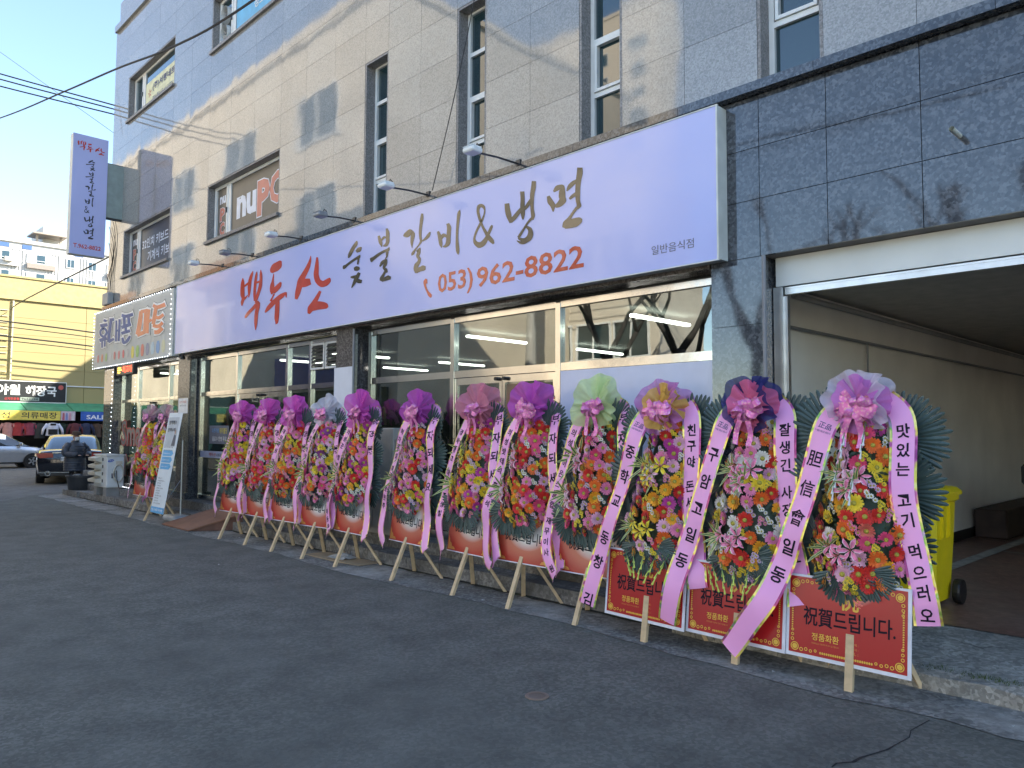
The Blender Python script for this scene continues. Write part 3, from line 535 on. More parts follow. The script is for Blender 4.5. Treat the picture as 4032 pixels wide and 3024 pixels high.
# ---- garage: shutter box, guides, walls, ceiling
SHB = mat('shutter_box', (.70, .74, .72), rough=.42, var=.05, vscale=2)
MB().box(-3.10, 7, F + .17, F + .42, 2.885, 3.133).build('shutter_box', SHB, B)
MB().box(-3.03, 7, F + .19, F + .24, 2.815, 2.86).box(-3.03, 7, F + .185, F + .245, 2.86, 2.875).build('shutter_edge', mat('aluminium', (.6, .62, .62), rough=.3, metal=.9), B)
MB().box(-3.125, -3.04, F + .17, F + .26, .2, 2.88).box(-3.04, -3.01, F + .19, F + .24, .2, 2.8).build('shutter_guide', MATS['aluminium'], B)
mb = MB(); mb.poly([(-3.32, F + .3, .19), (-3.32, 19, .19), (-3.32, 19, 3.3), (-3.32, F + .3, 3.3)]).poly([(-3.32, 19, .19), (8, 19, .19), (8, 19, 3.3), (-3.32, 19, 3.3)]).poly([(8, F + .3, .19), (8, 19, .19), (8, 19, 3.3), (8, F + .3, 3.3)])
mb.box(-3.32, -3.12, F + .262, F + .31, .19, 3.3)
mb.build('garage_wall', PLAST, B)
MB().poly([(-3.33, F + .26, 2.99), (8, F + .26, 2.99), (8, 19, 2.99), (-3.33, 19, 2.99)]).build('garage_ceiling', mat('garage_ceiling_paint', (.42, .41, .38), rough=.9), B)
MB().box(-3.318, -3.30, F + .35, 19, .2, .33).build('skirting', mat('black_skirting', (.02, .02, .02), rough=.5), B)
MB().box(-1.9, 4, 10.3, 10.8, 2.55, 2.985).build('ceiling_beam', PLAST, B)
# drain spout in the dark stone
tag(MB().lathe([(.019, -.16), (.019, .02), (.013, .02), (.013, -.16)], 10, (-1.62, F - .02, 3.75), 'y', caps=False).build('drain_spout', mat('spout_white', (.68, .70, .64), rough=.4)), 'short white drain spout poking out of the dark stone', 'pipe')

MB().tube([(-3.28, F + .5, 2.62), (-3.28, 12, 2.62), (-3.28, 18.9, 2.62)], .016, 8).tube([(-3.28, 8.6, 2.62), (-3.28, 8.6, 1.5)], .012, 6).build('conduit', MATS['pipe_grey'], B)
MB().box(-3.31, -3.26, 8.54, 8.66, 1.36, 1.5).build('switch_box', WHITE, B)
MB().tube([(-3.29, 6.9, 2.93), (-3.29, 18, 2.93)], .03, 8).build('drain_pipe', mat('pvc_grey', (.4, .4, .39), rough=.5), B)
# dirt packed along the foot of the kerb, and a crack in the asphalt
rd = random.Random(17); a_ = []; b_ = []
for i in range(150):
    x_ = -21.4 + i * .12; a_.append((x_, 5.585 - max(0, x_ + 9) * .012 - rd.uniform(.01, .07), .0165)); b_.append((x_, 5.64, .0165))
struct(MB().loft([a_, b_], closed=False).build('gutter_dirt', ground_mat('dirt', (.035, .033, .028), (.09, .085, .072), (.06, .07, .03), bump=.9, fine=60, big=3)))
cr_ = [(-1.693, 3.871), (-1.696, 3.932), (-1.644, 4.009), (-1.638, 4.093), (-1.605, 4.208), (-1.583, 4.29), (-1.575, 4.395), (-1.561, 4.548), (-1.59, 4.66), (-1.57, 4.9)]
l_ = []; r_ = []
for i, (x_, y_) in enumerate(cr_): w_ = rd.uniform(.004, .011) * (1 - i / 14); l_.append((x_ - w_, y_, .002)); r_.append((x_ + w_, y_, .002))
struct(MB().loft([l_, r_], closed=False).build('road_crack', mat('crack_dark', (.02, .02, .02), rough=.95)))
# ================================================================== signs on the front
YS = 5.85
INKR = mat('red_ink', (.55, .05, .025), rough=.12, coat=.4, var=.1)
INKK = mat('black_ink', (.075, .058, .032), rough=.10, coat=.6, var=.1)
INKG = mat('grey_ink', (.12, .12, .16), rough=.3)
def sky_reflection_tint(name):
    m = bpy.data.materials.new(name); m.use_nodes = True; nt = m.node_tree; b = nt.nodes['Principled BSDF']
    g = nd(nt, 'ShaderNodeNewGeometry'); n = nd(nt, 'ShaderNodeTexNoise'); n.inputs['Scale'].default_value = .55; n.inputs['Detail'].default_value = 2
    lk(nt, g.outputs['Position'], n.inputs['Vector'])
    rp = ramp(nt, [(.3, (.40, .45, .82)), (.55, (.50, .52, .84)), (.75, (.62, .59, .83))]); lk(nt, n.outputs[0], rp.inputs[0])  # cloudy tints imitate sky reflected in the glossy face
    lk(nt, rp.outputs[0], b.inputs['Base Color']); b.inputs['Roughness'].default_value = .25; b.inputs['Coat Weight'].default_value = .4; b.inputs['Coat Roughness'].default_value = .05
    nb = nd(nt, 'ShaderNodeTexNoise'); nb.inputs['Scale'].default_value = 1.4; lk(nt, g.outputs['Position'], nb.inputs['Vector']); bp = nd(nt, 'ShaderNodeBump'); bp.inputs['Strength'].default_value = .02; bp.inputs['Distance'].default_value = .3; lk(nt, nb.outputs[0], bp.inputs['Height']); lk(nt, bp.outputs[0], b.inputs['Normal'])
    MATS[name] = m; return m
FLEX = sky_reflection_tint('lavender_flex')
SIDE = mat('sign_side', (.62, .64, .60), rough=.45)
sg = thing('fascia_sign', 'long lavender fascia sign with red and black brush lettering over the restaurant front', 'sign', (-9.5, 5.9, 3.14), world=True)
MB().box(-15.545, -3.47, YS + .005, F - .004, 3.135, 4.485).build('box', SIDE, sg)
MB().box(-15.545, -3.47, YS, YS + .004, 3.135, 4.485).build('face', FLEX, sg)
MB().box(-15.55, -3.452, YS - .006, YS + .012, 4.486, 4.497).box(-15.55, -3.452, YS - .006, YS + .012, 3.123, 3.134).box(-3.469, -3.452, YS - .006, F - .004, 3.134, 4.486).box(-15.562, -15.546, YS - .006, F - .004, 3.134, 4.486).build('edge_trim', SIDE, sg)
fs = lambda u, v, l=0: (u, YS - .003 - l, v)
mb = MB()
for ch in '백두산': mb = MB(); brush(mb, ch, fs); mb.build('red_letter', INKR, sg)
for ch in '숯불갈비&냉면': mb = MB(); brush(mb, ch, fs); mb.build('black_letter', INKK, sg)
mb = MB(); brush(mb, 'T', fs)
type_fit(mb, '053)', lambda u, v: fs(-7.29 + u, 3.245 + v), .645, .30, .018); type_fit(mb, '962-8822', lambda u, v: fs(-6.58 + u, 3.285 + v), 1.61, .24, .018)
mb.build('phone_number', mat('orange_red_ink', (.50, .06, .025), rough=.12, coat=.5), sg)
mb = MB(); type_fit(mb, '일반음식점', lambda u, v: fs(-4.15 + u, 3.275 + v), .45, .085)
mb.build('small_lettering', INKG, sg)
# swan-neck flood lamps
LAMPW = mat('lamp_white', (.74, .77, .76), rough=.35)
lamps = [(-5.96, .62, 'over the ampersand of the long sign'), (-7.57, .58, 'over the middle of the black brush lettering'), (-9.25, .48, 'over the gap between red and black lettering'), (-10.74, .44, 'over the last red character'), (-12.39, .42, 'over the first red character'), (-13.57, .46, 'near the phone shop end of the long sign')]
for i, (x, L, where) in enumerate(lamps):
    dark = i in (2, 4)
    t = thing('sign_lamp', ('grey' if dark else 'white') + ' flood lamp on a thin arm ' + where, 'lamp', (x, F - .1, 4.60), group='flood lamps along the long sign')
    MB().tube([(0, .0, .0), (0, -L * .5, -.005), (0, -L, -.03)], .011, 6).build('arm', DARKM, t)
    MB().box(-.035, .035, -.01, .02, -.02, .045).build('foot', DARKM, t)
    hd = MB().cbox(-.085, .085, -L - .13, -L + .02, -.055, .0, .015).build('head', mat('lamp_grey', (.25, .26, .27), rough=.4) if dark else LAMPW, t)
    for k in range(7): MB().box(-.075 + k * .0225, -.067 + k * .0225, -L - .125, -L + .01, .0, .014).build('fin', LAMPW if not dark else MATS['lamp_grey'], hd)
    MB().tube([(0, -L - .02, .01), (.02, -L - .01, .06), (.0, -L + .03, .05), (0, -L + .05, .0)], .006, 5).build('wire', BLACK, t)

# phone shop sign with a string of little lamps
PS = thing('phone_shop_sign', 'dusty white phone shop sign with blue and orange lettering and a string of lit bulbs', 'sign', (-18.2, 5.85, 3.1), world=True)
DUST = mat('dusty_white', (.56, .57, .54), rough=.5, var=.12, vscale=1.3)
MB().box(-20.72, -15.70, YS + .005, F - .004, 3.11, 4.475).build('box', SIDE, PS)
MB().box(-20.70, -15.74, YS, YS + .004, 3.12, 4.465).build('face', DUST, PS)
BLU = mat('blue_ink', (.015, .07, .30), rough=.4, spec=.2); ORG = mat('orange_ink', (.70, .16, .04), rough=.35); YEL = mat('yellow_ink', (.75, .42, .04), rough=.35); OUT = mat('outline_ink', (.06, .06, .07), rough=.4); WHI = mat('white_ink', (.86, .86, .86), rough=.4)
fp = lambda u, v: (u, YS - .004, v)
for word, ink in (('휴대폰', BLU), ('마트', ORG)):
    for ch in word:
        for ly, (fat, mm) in enumerate(((58, OUT), (46, WHI), (4, ink))):
            mb = MB(); brush(mb, ch, lambda u, v, l=0: (u, YS - .003 - .004 * ly - l, v), 1.0, 0, 0, fat=fat); mb.build(('outline', 'backing', 'letter')[ly], mm, PS)
ic = [(.6, .15, .15), (.7, .2, .1), (.3, .5, .12), (.6, .6, .6), (.55, .08, .1), (.6, .15, .18), (.6, .05, .08), (.4, .4, .42), (.75, .62, .05), (.25, .5, .1), (.6, .12, .1), (.2, .22, .35), (.4, .55, .65), (.12, .3, .6), (.6, .6, .4)]
for i, c in enumerate(ic):
    x = -20.36 + i * .30; s_ = .10 if i < 8 else .14; m = mat('icon_%d' % i, c, rough=.4, var=0)
    pts = [(x + s_ * math.cos(a) * (.75 if abs(math.cos(a)) > .9 else 1), 3.34 + s_ * math.sin(a)) for a in [R(22.5 + 45 * q) for q in range(8)]]
    MB().poly([fp(*p) for p in pts]).build('icon', m, PS)
BULB = mat('lit_bulb', (1, 1, 1), emit=(.85, .9, 1), estr=4, var=0)
mb = MB()
def bulb(p, r=.007): mb.lathe([(.002, -r), (r, 0), (.002, r)], 5, p)
for i in range(40): bulb((-20.70 + i * .125, YS - .02, 4.47))
for i in range(36): bulb((-20.70 + i * .138, YS - .02, 3.11))
for i in range(13): bulb((-15.75 + (i % 2) * .02, YS - .03, 3.15 + i * .10))
for i in range(16): bulb((-20.72, YS - .02, 3.18 + i * .08))
for i in range(26): bulb((-19.60 + (i % 2) * .03, F - .05, .36 + i * .105))
for i in range(12): bulb((-19.55 + i * .12, F - .05, .35))
stuff(mb.build('bulb_string', BULB, PS))
# running-text display
lt = thing('led_ticker', 'small black display with glowing red running text under the phone shop sign', 'display', (-18.15, 5.8, 2.86), world=True)
MB().cbox(-18.70, -17.62, 5.76, 5.86, 2.84, 3.09, .015).build('case', BLACK, lt)
fl = lambda u, v: (u, 5.757, v)
mb = MB(); type_fit(mb, '최고가', lambda u, v: fl(-18.28 + u, 2.89 + v), .58, .15, .012); mb.build('lettering', mat('red_led', (.8, .05, .02), emit=(1, .05, .02), estr=3.5, var=0), lt)
mb = MB(); mb.poly([fl(-18.62, 2.95), fl(-18.36, 2.95), fl(-18.36, 2.975), fl(-18.62, 2.975)]).poly([fl(-18.6, 3.0), fl(-18.4, 3.0), fl(-18.4, 3.02), fl(-18.6, 3.02)]).poly([fl(-18.6, 2.9), fl(-18.45, 2.9), fl(-18.45, 2.92), fl(-18.6, 2.92)])
mb.build('lettering', mat('amber_led', (.8, .5, .05), emit=(1, .55, .05), estr=3, var=0), lt)
MB().box(-18.5, -18.45, 5.80, 6.1, 3.085, 3.10).box(-17.85, -17.8, 5.80, 6.1, 3.085, 3.10).build('bracket', BLACK, lt)
# projecting blade sign, square to the front
bx = -19.42
bs = thing('projecting_sign', 'tall lavender blade sign with vertical brush lettering, bracketed to the building corner', 'sign', (bx, 5.25, 5.63), world=True)
MB().box(bx - .22, bx - .004, 4.885, 5.63, 5.63, 8.43).build('box', SIDE, bs)
MB().box(bx - .003, bx, 4.885, 5.63, 5.635, 8.425).build('face', mat('blade_flex', (.46, .49, .80), rough=.35, var=.05, vscale=1), bs)
MB().box(bx - .17, bx - .05, 5.64, 6.01, 6.62, 7.9).build('bracket', mat('bracket_green', (.28, .33, .31), rough=.4, metal=.3), bs)
for z in (6.6, 7.9): MB().bar((bx - .11, 5.63, z), (bx - .11, 6.0, z), .05).build('bracket_bar', DARKM, bs)
fb = lambda u, v, l=0: (bx + .003 + l, 4.885 + u, v)
for i, ch in enumerate('백두산'): mb = MB(); brush(mb, ch, lambda u, v, l=0: fb(u, v, l), .20 if i else .22, .09 + i * .185, 8.06 - i * .01); mb.build('red_letter', INKR, bs)
mb = MB()
for i, (ch, sc_, z) in enumerate((('숯', .40, 7.62), ('불', .38, 7.33), ('갈', .40, 7.02), ('비', .42, 6.78), ('&', .30, 6.62), ('냉', .42, 6.30), ('면', .44, 6.02))): brush(mb, ch, lambda u, v, l=0: fb(u, v, l), sc_, .28, z)
mb.build('black_lettering', mat('blade_black', (.03, .03, .05), rough=.4), bs)
mb = MB(); type_fit(mb, 'T.962-8822', lambda u, v: fb(.08 + u, 5.78 + v), .58, .10, .02); mb.build('phone_number', INKR, bs)

# window lettering, upstairs and at street level
def wtext(parent, body, x, z, w, h, y, m, wt=.03):
    mb = MB(); type_fit(mb, body, lambda u, v: (x + u, y - .004, z + v), w, h, wt); return mb.build('lettering', m, parent)
PINK = mat('salmon_vinyl', (.50, .14, .10), rough=.3); LAV = mat('pale_vinyl', (.66, .70, .80), rough=.3)
w, (a0, a1), (b0, b1), y = RW['2b']
wtext(w, 'nu', b0 + .22, 5.50, .78, .42, y, LAV, .05)
for c, xx in (('P', b0 + 1.04), ('C', b0 + 1.50)):
    wtext(w, c, xx - .02, 5.37 if c == 'P' else 5.48, .50, .68 if c == 'P' else .60, y, LAV, .075); wtext(w, c, xx, 5.39 if c == 'P' else 5.50, .46, .64 if c == 'P' else .56, y - .002, PINK, .05)
for ww in (RW['2a'], RW['2b']):
    w, (a0, a1), _, y = ww; m_ = (a0 + a1) / 2; q = .3
    wtext(w, 'nu', m_ - .13, 5.93, .26, .15, y, LAV, .05)
    for c, z in (('P', 5.60), ('C', 5.32)): wtext(w, c, m_ - .12, z - .01, .24, .27, y, LAV, .075); wtext(w, c, m_ - .105, z, .21, .25, y - .002, PINK, .05)
w, _, (b0, b1), y = RW['2a']
wtext(w, '32인치 키보드 모', b0 + .10, 5.74, b1 - b0 - .14, .24, y, LAV, .02); wtext(w, '기계식 키보드', b0 + .45, 5.42, b1 - b0 - .50, .24, y, LAV, .02)
BANN = mat('pale_yellow_banner', (.66, .66, .42), rough=.5); NAVY = mat('navy_ink', (.04, .05, .16), rough=.5)
w, _, (b0, b1), y = RW['3a']
MB().box(b0 + .02, b1 - .01, y - .010, y - .005, 9.06, 9.66).build('banner', BANN, w)
wtext(w, '(주)서평네트웍', b0 + .45, 9.36, b1 - b0 - .50, .20, y - .012, NAVY, .02); wtext(w, '정보통신공사 CCTV 설치', b0 + .45, 9.14, b1 - b0 - .5, .11, y - .012, NAVY, .0)
mb = MB()
for a, c in ((0, 0), (72, 0), (144, 0), (216, 0), (288, 0)): mb.poly([(b0 + .27 + .10 * math.cos(R(a + d)) * q, y - .014, 9.38 + .10 * math.sin(R(a + d)) * q) for d, q in ((0, .3), (18, 1), (36, 1), (54, .3))])
mb.build('logo', mat('logo_red', (.5, .15, .12)), w)
w, (a0, a1), (b0, b1), y = RW['3b']
MB().box(b0 + .02, b1 - .01, y - .010, y - .005, 9.05, 9.85).build('banner', mat('sky_blue_banner', (.12, .42, .66), rough=.4), w)
wtext(w, '정보통신공사', b0 + .75, 9.30, 1.2, .2, y - .012, mat('white_ink2', (.75, .75, .75)), .02)
for z in (9.25, 9.62):   # two fans set in the casement
    cx = (a0 + a1) / 2
    fan = put('vent_fan', MB().lathe([(.165, -.05), (.165, .03), (.15, .03), (.15, -.05)], 20, (cx, y - .03, z), 'y', caps=False).mesh('vent_fan', WHITE), w)
    for k in range(6):
        a = k * math.pi / 3
        MB().poly([(cx + .03 * math.cos(a), y - .03, z + .03 * math.sin(a)), (cx + .14 * math.cos(a + .1), y - .04, z + .14 * math.sin(a + .1)), (cx + .14 * math.cos(a + .6), y - .02, z + .14 * math.sin(a + .6)), (cx + .035 * math.cos(a + .8), y - .03, z + .035 * math.sin(a + .8))]).build('blade', mat('fan_grey', (.3, .3, .3)), fan)
# phone shop window lettering in red outline
RV = mat('red_vinyl', (.48, .06, .06), rough=.3)
def glass_sign(name, label, cat, parts, loc):
    t = thing(name, label, cat, loc, world=True)
    for (nm, mbx, mm) in parts: mbx.build(nm, mm, t)
    return t
mb = MB(); mb2 = MB()
for body, x, z, ww_, hh in (('Smart', -19.5, 1.25, 1.9, .62), ('Mobile', -19.2, .55, 1.9, .52)):
    type_fit(mb, body, lambda u, v: (x + u, YG - .040, z + v), ww_, hh, .05); type_fit(mb2, body, lambda u, v: (x + .03 + u, YG - .043, z + .03 + v), ww_ - .06, hh - .06, .005)
glass_sign('window_lettering', 'large red outlined lettering on the phone shop glass', 'lettering', [('outline', mb, RV), ('fill', mb2, mat('grey_vinyl', (.22, .22, .21), rough=.4))], (-18.6, YG - .04, .5))
def notice(name, label, x, z, w, h, y, base, lines, cat='notice'):
    t = thing(name, label, cat, (x + w / 2, y, z), world=True)
    MB().box(x, x + w, y - .004, y, z, z + h).build('sheet', base, t)
    for body, lx, lz, lw, lh, mm, wt in lines:
        mb = MB(); type_fit(mb, body, lambda u, v: (x + lx + u, y - .007, z + lz + v), lw, lh, wt); mb.build('lettering', mm, t)
    return t
KT = mat('dark_type', (.03, .03, .035)); 
pst = notice('opening_poster', 'grey poster with yellow and white hand lettering taped to the restaurant glass', -14.55, 1.38, .84, .34, YG - .03, mat('grey_card', (.16, .17, .22)), [('오픈기념', .12, .21, .30, .08, mat('sky_type', (.15, .4, .7)), .02), ('테이블당', .46, .19, .32, .11, mat('yellow_type', (.75, .6, .06)), .01), ('음료수 한병 무료', .14, .05, .62, .09, WHI, .01)], 'poster')
notice('name_strip', 'lavender strip with the restaurant name across the glass door', -14.95, 1.115, 1.35, .125, YG - .032, mat('lavender_strip', (.5, .54, .72)), [('백두산', .42, .03, .30, .065, RV, .02), ('숯불갈비&냉면', .74, .035, .42, .05, KT, 0)], 'strip')
notice('camera_notice', 'white security camera notice on the brown stone pillar', -15.66, 1.96, .46, .30, F - .001, WHI, [('CCTV 작동중', .06, .2, .34, .05, RV, .01), ('촬영중 녹화중', .08, .14, .30, .03, KT, 0)])
notice('round_notice', 'small white notice on the phone shop door glass', -17.62, 2.04, .20, .16, YG - .032, WHI, [('개폐', .04, .05, .12, .05, INKG, 0)])
DP = radial_print('door_print', (.30, .14, .07), (.12, .08, .05), (.05, .045, .03), -6.2, 1.7, .6, .9)
dpst = thing('door_poster', 'brown food poster with red and white brush lettering filling the restaurant door', 'poster', (-6.08, YG - .03, .45), world=True)
MB().box(-6.42, -5.71, YG - .024, YG - .020, .46, 2.19).build('sheet', DP, dpst)
for lay, (off, mm) in enumerate(((.012, WHI), (0, INKR))):
    mb = MB()
    for i, ch in enumerate('백두산'): brush(mb, ch, lambda u, v, l=0: (u, YG - .026 - lay * .004 - l * .3, v), .21 + off * 1.2, -6.17 + i * .165 - off / 2, 1.90 + (0, .01, .02)[i] - off / 2)
    mb.build('lettering', mm, dpst)
mb = MB(); type_fit(mb, '숯불갈비', lambda u, v: (-6.12 + u, YG - .027, 1.74 + v), .36, .09, .01); mb.build('lettering', WHI, dpst)
# ================================================================== congratulatory flower stands
PI = math.pi
WOOD = mat('raw_pine', (.62, .47, .28), rough=.6, var=.16, vscale=14, bump=.15, bscale=60)
PALM = mat('palm_green', (.052, .088, .082), rough=.42, var=.25, vscale=9)
LEAFD = mat('leaf_dark', (.02, .045, .02), rough=.5, var=.4, vscale=20)
LEAFL = mat('leaf_cream', (.62, .62, .26), rough=.45, var=.1); LEAFG = mat('leaf_green', (.09, .19, .06), rough=.45, var=.2)
RIB = mat('pink_satin', (.92, .40, .72), rough=.36, var=.05, vscale=3, sheen=.2)
FOIL = foil('foil_edge'); INK = mat('ribbon_ink', (.012, .008, .018), rough=.6, var=0, spec=.2)
def petal_mat(n, c): return mat('petal_' + n, c, rough=.5, var=.16, vscale=40, sheen=.15)
PC = dict(red=(.70, .03, .02), orange=(.86, .17, .02), amber=(.90, .42, .02), yellow=(.88, .66, .03), pink=(.86, .26, .46), rose=(.80, .08, .22), blush=(.84, .46, .62), magenta=(.50, .04, .28), violet=(.27, .04, .24), white=(.82, .80, .74), lilac=(.68, .47, .66), coral=(.80, .20, .15), lime=(.68, .74, .16))
PM = {k: petal_mat(k, v) for k, v in PC.items()}
CEN = mat('flower_eye', (.42, .36, .05), rough=.7, var=.3, vscale=90); CEND = mat('flower_eye_dark', (.05, .03, .02), rough=.7)
def m_gerbera(c, seed, cup):
    rn = random.Random(seed); mb = MB(); mb.use(0)
    for ring, (n, r0, r1, y0, y1) in enumerate(((17, .010, .044, .004, -.006 + cup), (15, .009, .034, -.002, -.014 + cup * .8), (11, .008, .022, -.006, -.018 + cup * .5))):
        for i in range(n):
            a = 2 * PI * (i + ring * .5) / n + rn.uniform(-.06, .06); w = PI / n * 1.5; q = r1 * rn.uniform(.92, 1.06); yy = y1 + rn.uniform(-.003, .003)
            P = lambda r, an, y: (r * math.cos(an), y, r * math.sin(an))
            mb.poly([P(r0, a, y0), P(q * .7, a - w * .75, (y0 + yy) / 2 - .001), P(q, a - w * .42, yy), P(q, a + w * .42, yy), P(q * .7, a + w * .75, (y0 + yy) / 2 - .001)])
    mb.use(1).lathe([(.012, -.002), (.0125, -.014), (.009, -.019), (.003, -.0205)], 9, axis='y')
    return mb.mesh('gerbera_' + c, [PM[c], CEND if seed % 4 == 3 else CEN])
GER = {c: [m_gerbera(c, i * 7 + hash_ % 5, cu) for i, (cu, hash_) in enumerate(((0.0, 1), (-.008, 2), (.006, 3)))] for c in ('red', 'orange', 'amber', 'yellow', 'pink', 'rose', 'blush', 'magenta', 'violet', 'white', 'coral')}
def m_lily(c, edge):
    mb = MB(); mb.use(0)
    for i in range(6):
        a = 2 * PI * i / 6 + (.08 if i % 2 else 0); w0 = .30 if i % 2 else .22; L = .085 if i % 2 else .08
        P = lambda r, an, y: (r * math.cos(an), y, r * math.sin(an))
        rows = [(.006, .02, 0), (.035, w0 * 1.5, -.018), (.062, w0 * .85, -.026), (L, .02, -.012)]
        for j in range(3):
            (r, w, y), (r2, w2, y2) = rows[j], rows[j + 1]
            mb.use(0).poly([P(r, a, y + .004), P(r, a + w * .8, y), P(r2, a + w2 * .8, y2), P(r2, a, y2 + .005)]).poly([P(r, a - w * .8, y), P(r, a, y + .004), P(r2, a, y2 + .005), P(r2, a - w2 * .8, y2)])
            mb.use(1).poly([P(r, a + w * .8, y), P(r, a + w, y - .003), P(r2, a + w2, y2 - .003), P(r2, a + w2 * .8, y2)]).poly([P(r, a - w, y - .003), P(r, a - w * .8, y), P(r2, a - w2 * .8, y2), P(r2, a - w2, y2 - .003)])
    mb.use(2)
    for i in range(5): a = 2 * PI * i / 5; mb.tube([(0, 0, 0), (.014 * math.cos(a), -.045, .014 * math.sin(a))], .0016, 3)
    return mb.mesh('lily_' + c, [PM[c], PM[edge], mat('stamen', (.35, .12, .03))])
LIL = dict(pink=m_lily('pink', 'white'), blush=m_lily('blush', 'white'), yellow=m_lily('yellow', 'lime'), lime=m_lily('lime', 'yellow'))
def m_mum(c, seed):
    rn = random.Random(seed); mb = MB()
    for k in range(6):
        cx, cz, cy = rn.uniform(-.028, .028), rn.uniform(-.028, .028), rn.uniform(-.02, 0)
        n = 9; mb.use(0)
        for i in range(n):
            a = 2 * PI * i / n; w = .3
            mb.poly([(cx + .003 * math.cos(a), cy, cz + .003 * math.sin(a)), (cx + .012 * math.cos(a - w), cy - .004, cz + .012 * math.sin(a - w)), (cx + .0165 * math.cos(a), cy - .004, cz + .0165 * math.sin(a)), (cx + .012 * math.cos(a + w), cy - .004, cz + .012 * math.sin(a + w))])
        mb.use(1).lathe([(.006, -.002), (.005, -.008), (.001, -.0095)], 6, (cx, cy, cz), 'y')
    return mb.mesh('mum_' + c, [PM[c], CEN])
MUM = {c: [m_mum(c, 11 + i) for i in range(2)] for c in ('yellow', 'white', 'lilac', 'pink')}
def m_fan(seed, n=28, spread=86, L=.34):
    rn = random.Random(seed); mb = MB()
    for i in range(n):
        t = i / (n - 1) * 2 - 1; a = R(spread) * t + rn.uniform(-.012, .012); l = L * (1 - .16 * t * t) * rn.uniform(.93, 1.04)
        d = Vector((math.sin(a), 0, math.cos(a))); s_ = Vector((math.cos(a), 0, -math.sin(a))); bend = rn.uniform(-.01, .025)
        prev = None
        for (f_, w) in ((.10, .006), (.5, .0135), (.86, .0155), (.96, .011), (1.0, .003)):
            c = d * (l * f_) + Vector((0, bend * f_ * f_, 0)); row = [c - s_ * w, c + Vector((0, -.0055 * min(1, w * 140), 0)), c + s_ * w]
            if prev: mb.poly([prev[0], prev[1], row[1], row[0]]).poly([prev[1], prev[2], row[2], row[1]])
            prev = row
    mb.tube([(0, .004, -.1), (0, .004, .04)], .005, 5)
    return mb.mesh('palm_fan', PALM)
FAN = [m_fan(1), m_fan(2), m_fan(3, 24, 78)]
def m_spray(seed):
    rn = random.Random(seed); mb = MB()
    for i in range(8):
        a = R(-75 + i * 21 + rn.uniform(-8, 8)); L = rn.uniform(.14, .21); d = Vector((math.sin(a), -.35, math.cos(a))).normalized(); s_ = Vector((math.cos(a), 0, -math.sin(a)))
        prev = None
        for f_, w in ((.03, .004), (.35, .012), (.7, .010), (1, .001)):
            c = d * (L * f_) + Vector((0, -.06 * f_ * f_ * L * 3, -.05 * f_ * f_)); row = [c - s_ * w, c - s_ * w * .45, c + s_ * w * .45, c + s_ * w]
            if prev:
                for q, mi in ((0, 1), (1, 0), (2, 1)): mb.use(mi).poly([prev[q], prev[q + 1], row[q + 1], row[q]])
            prev = row
    return mb.mesh('leaf_spray', [LEAFG, LEAFL])
SPRAY = [m_spray(1), m_spray(2)]
def m_glad(c1, c2):
    mb = MB(); mb.use(0)
    for k in range(4):
        z = -.045 * k; r = .012 - .001 * k
        mb.use(0).lathe([(.003, 0), (.006, -.03), (r, -.052), (r * .7, -.056)], 6, (0.004 * (k % 2 * 2 - 1), -.006 * k, z))
    mb.use(1).tube([(0, 0, .06), (0, -.01, -.06), (0, -.02, -.2)], .003, 4)
    return mb.mesh('gladiolus', [mat('glad_' + c1, c2, rough=.5), LEAFG])
GLAD = m_glad('lime', (.62, .72, .12)); GLADW = m_glad('white', (.74, .78, .80))
def m_bow(m, seed, tails=True):
    rn = random.Random(seed); mb = MB()
    def strip(pts, w, tw):
        prev = None
        for p, s_ in zip(pts, tw):
            row = [p - s_ * w, p + s_ * w]
            if prev: mb.poly([prev[0], prev[1], row[1], row[0]])
            prev = row
    for i in range(11):
        a = 2 * PI * i / 11 + rn.uniform(-.2, .2); L = rn.uniform(.085, .125) * (1.15 if abs(math.cos(a)) > .5 else .85); d = Vector((math.cos(a), 0, math.sin(a) * .8)); s0 = Vector((-math.sin(a), 0, math.cos(a)))
        y = rn.uniform(-.01, .01); s_ = (s0 * .8 + Vector((0, -.6, 0)) * rn.uniform(-.4, 1)).normalized()
        loop = [(.02, 0, -.0), (.5, .012, -.03), (.9, .02, -.035), (1.0, 0, -.045), (.85, -.01, -.062), (.45, -.01, -.066), (.08, 0, -.05)]
        pts = [d * (L * f_) + Vector((0, h + y - .02, 0)) + s0 * q for f_, q, h in loop]; pts = catmull(pts, 2)
        strip(pts, .021, [s_] * len(pts))
    if tails:
        for sx in (-1, 1):
            pts = catmull([(0, -.04, 0), (sx * .03, -.06, -.08), (sx * .055, -.05, -.17), (sx * .05, -.06, -.25)], 4); strip(pts, .02, [Vector((1, 0, .15 * sx))] * len(pts))
    mb.lathe([(.018, -.07), (.022, -.06), (.022, -.03), (.012, -.02)], 8, axis='y')
    return mb.mesh('bow', m)
def bow_mat():
    m = mat('bow_satin', (.72, .14, .42), rough=.3, var=0, sheen=.3); nt = m.node_tree; b = nt.nodes['Principled BSDF']
    tc = nd(nt, 'ShaderNodeTexCoord'); v = nd(nt, 'ShaderNodeTexVoronoi'); v.inputs['Scale'].default_value = 55; lk(nt, tc.outputs['Object'], v.inputs['Vector'])
    rp = ramp(nt, [(0.16, (.78, .52, .22)), (.22, (.80, .34, .56)), (.6, (.70, .16, .46))]); lk(nt, v.outputs['Distance'], rp.inputs[0]); lk(nt, rp.outputs[0], b.inputs['Base Color'])
    b.inputs['Metallic'].default_value = .25; return m
BOWM = bow_mat(); BOWS = [m_bow(BOWM, 1), m_bow(BOWM, 2, False), m_bow(BOWM, 5, True)]
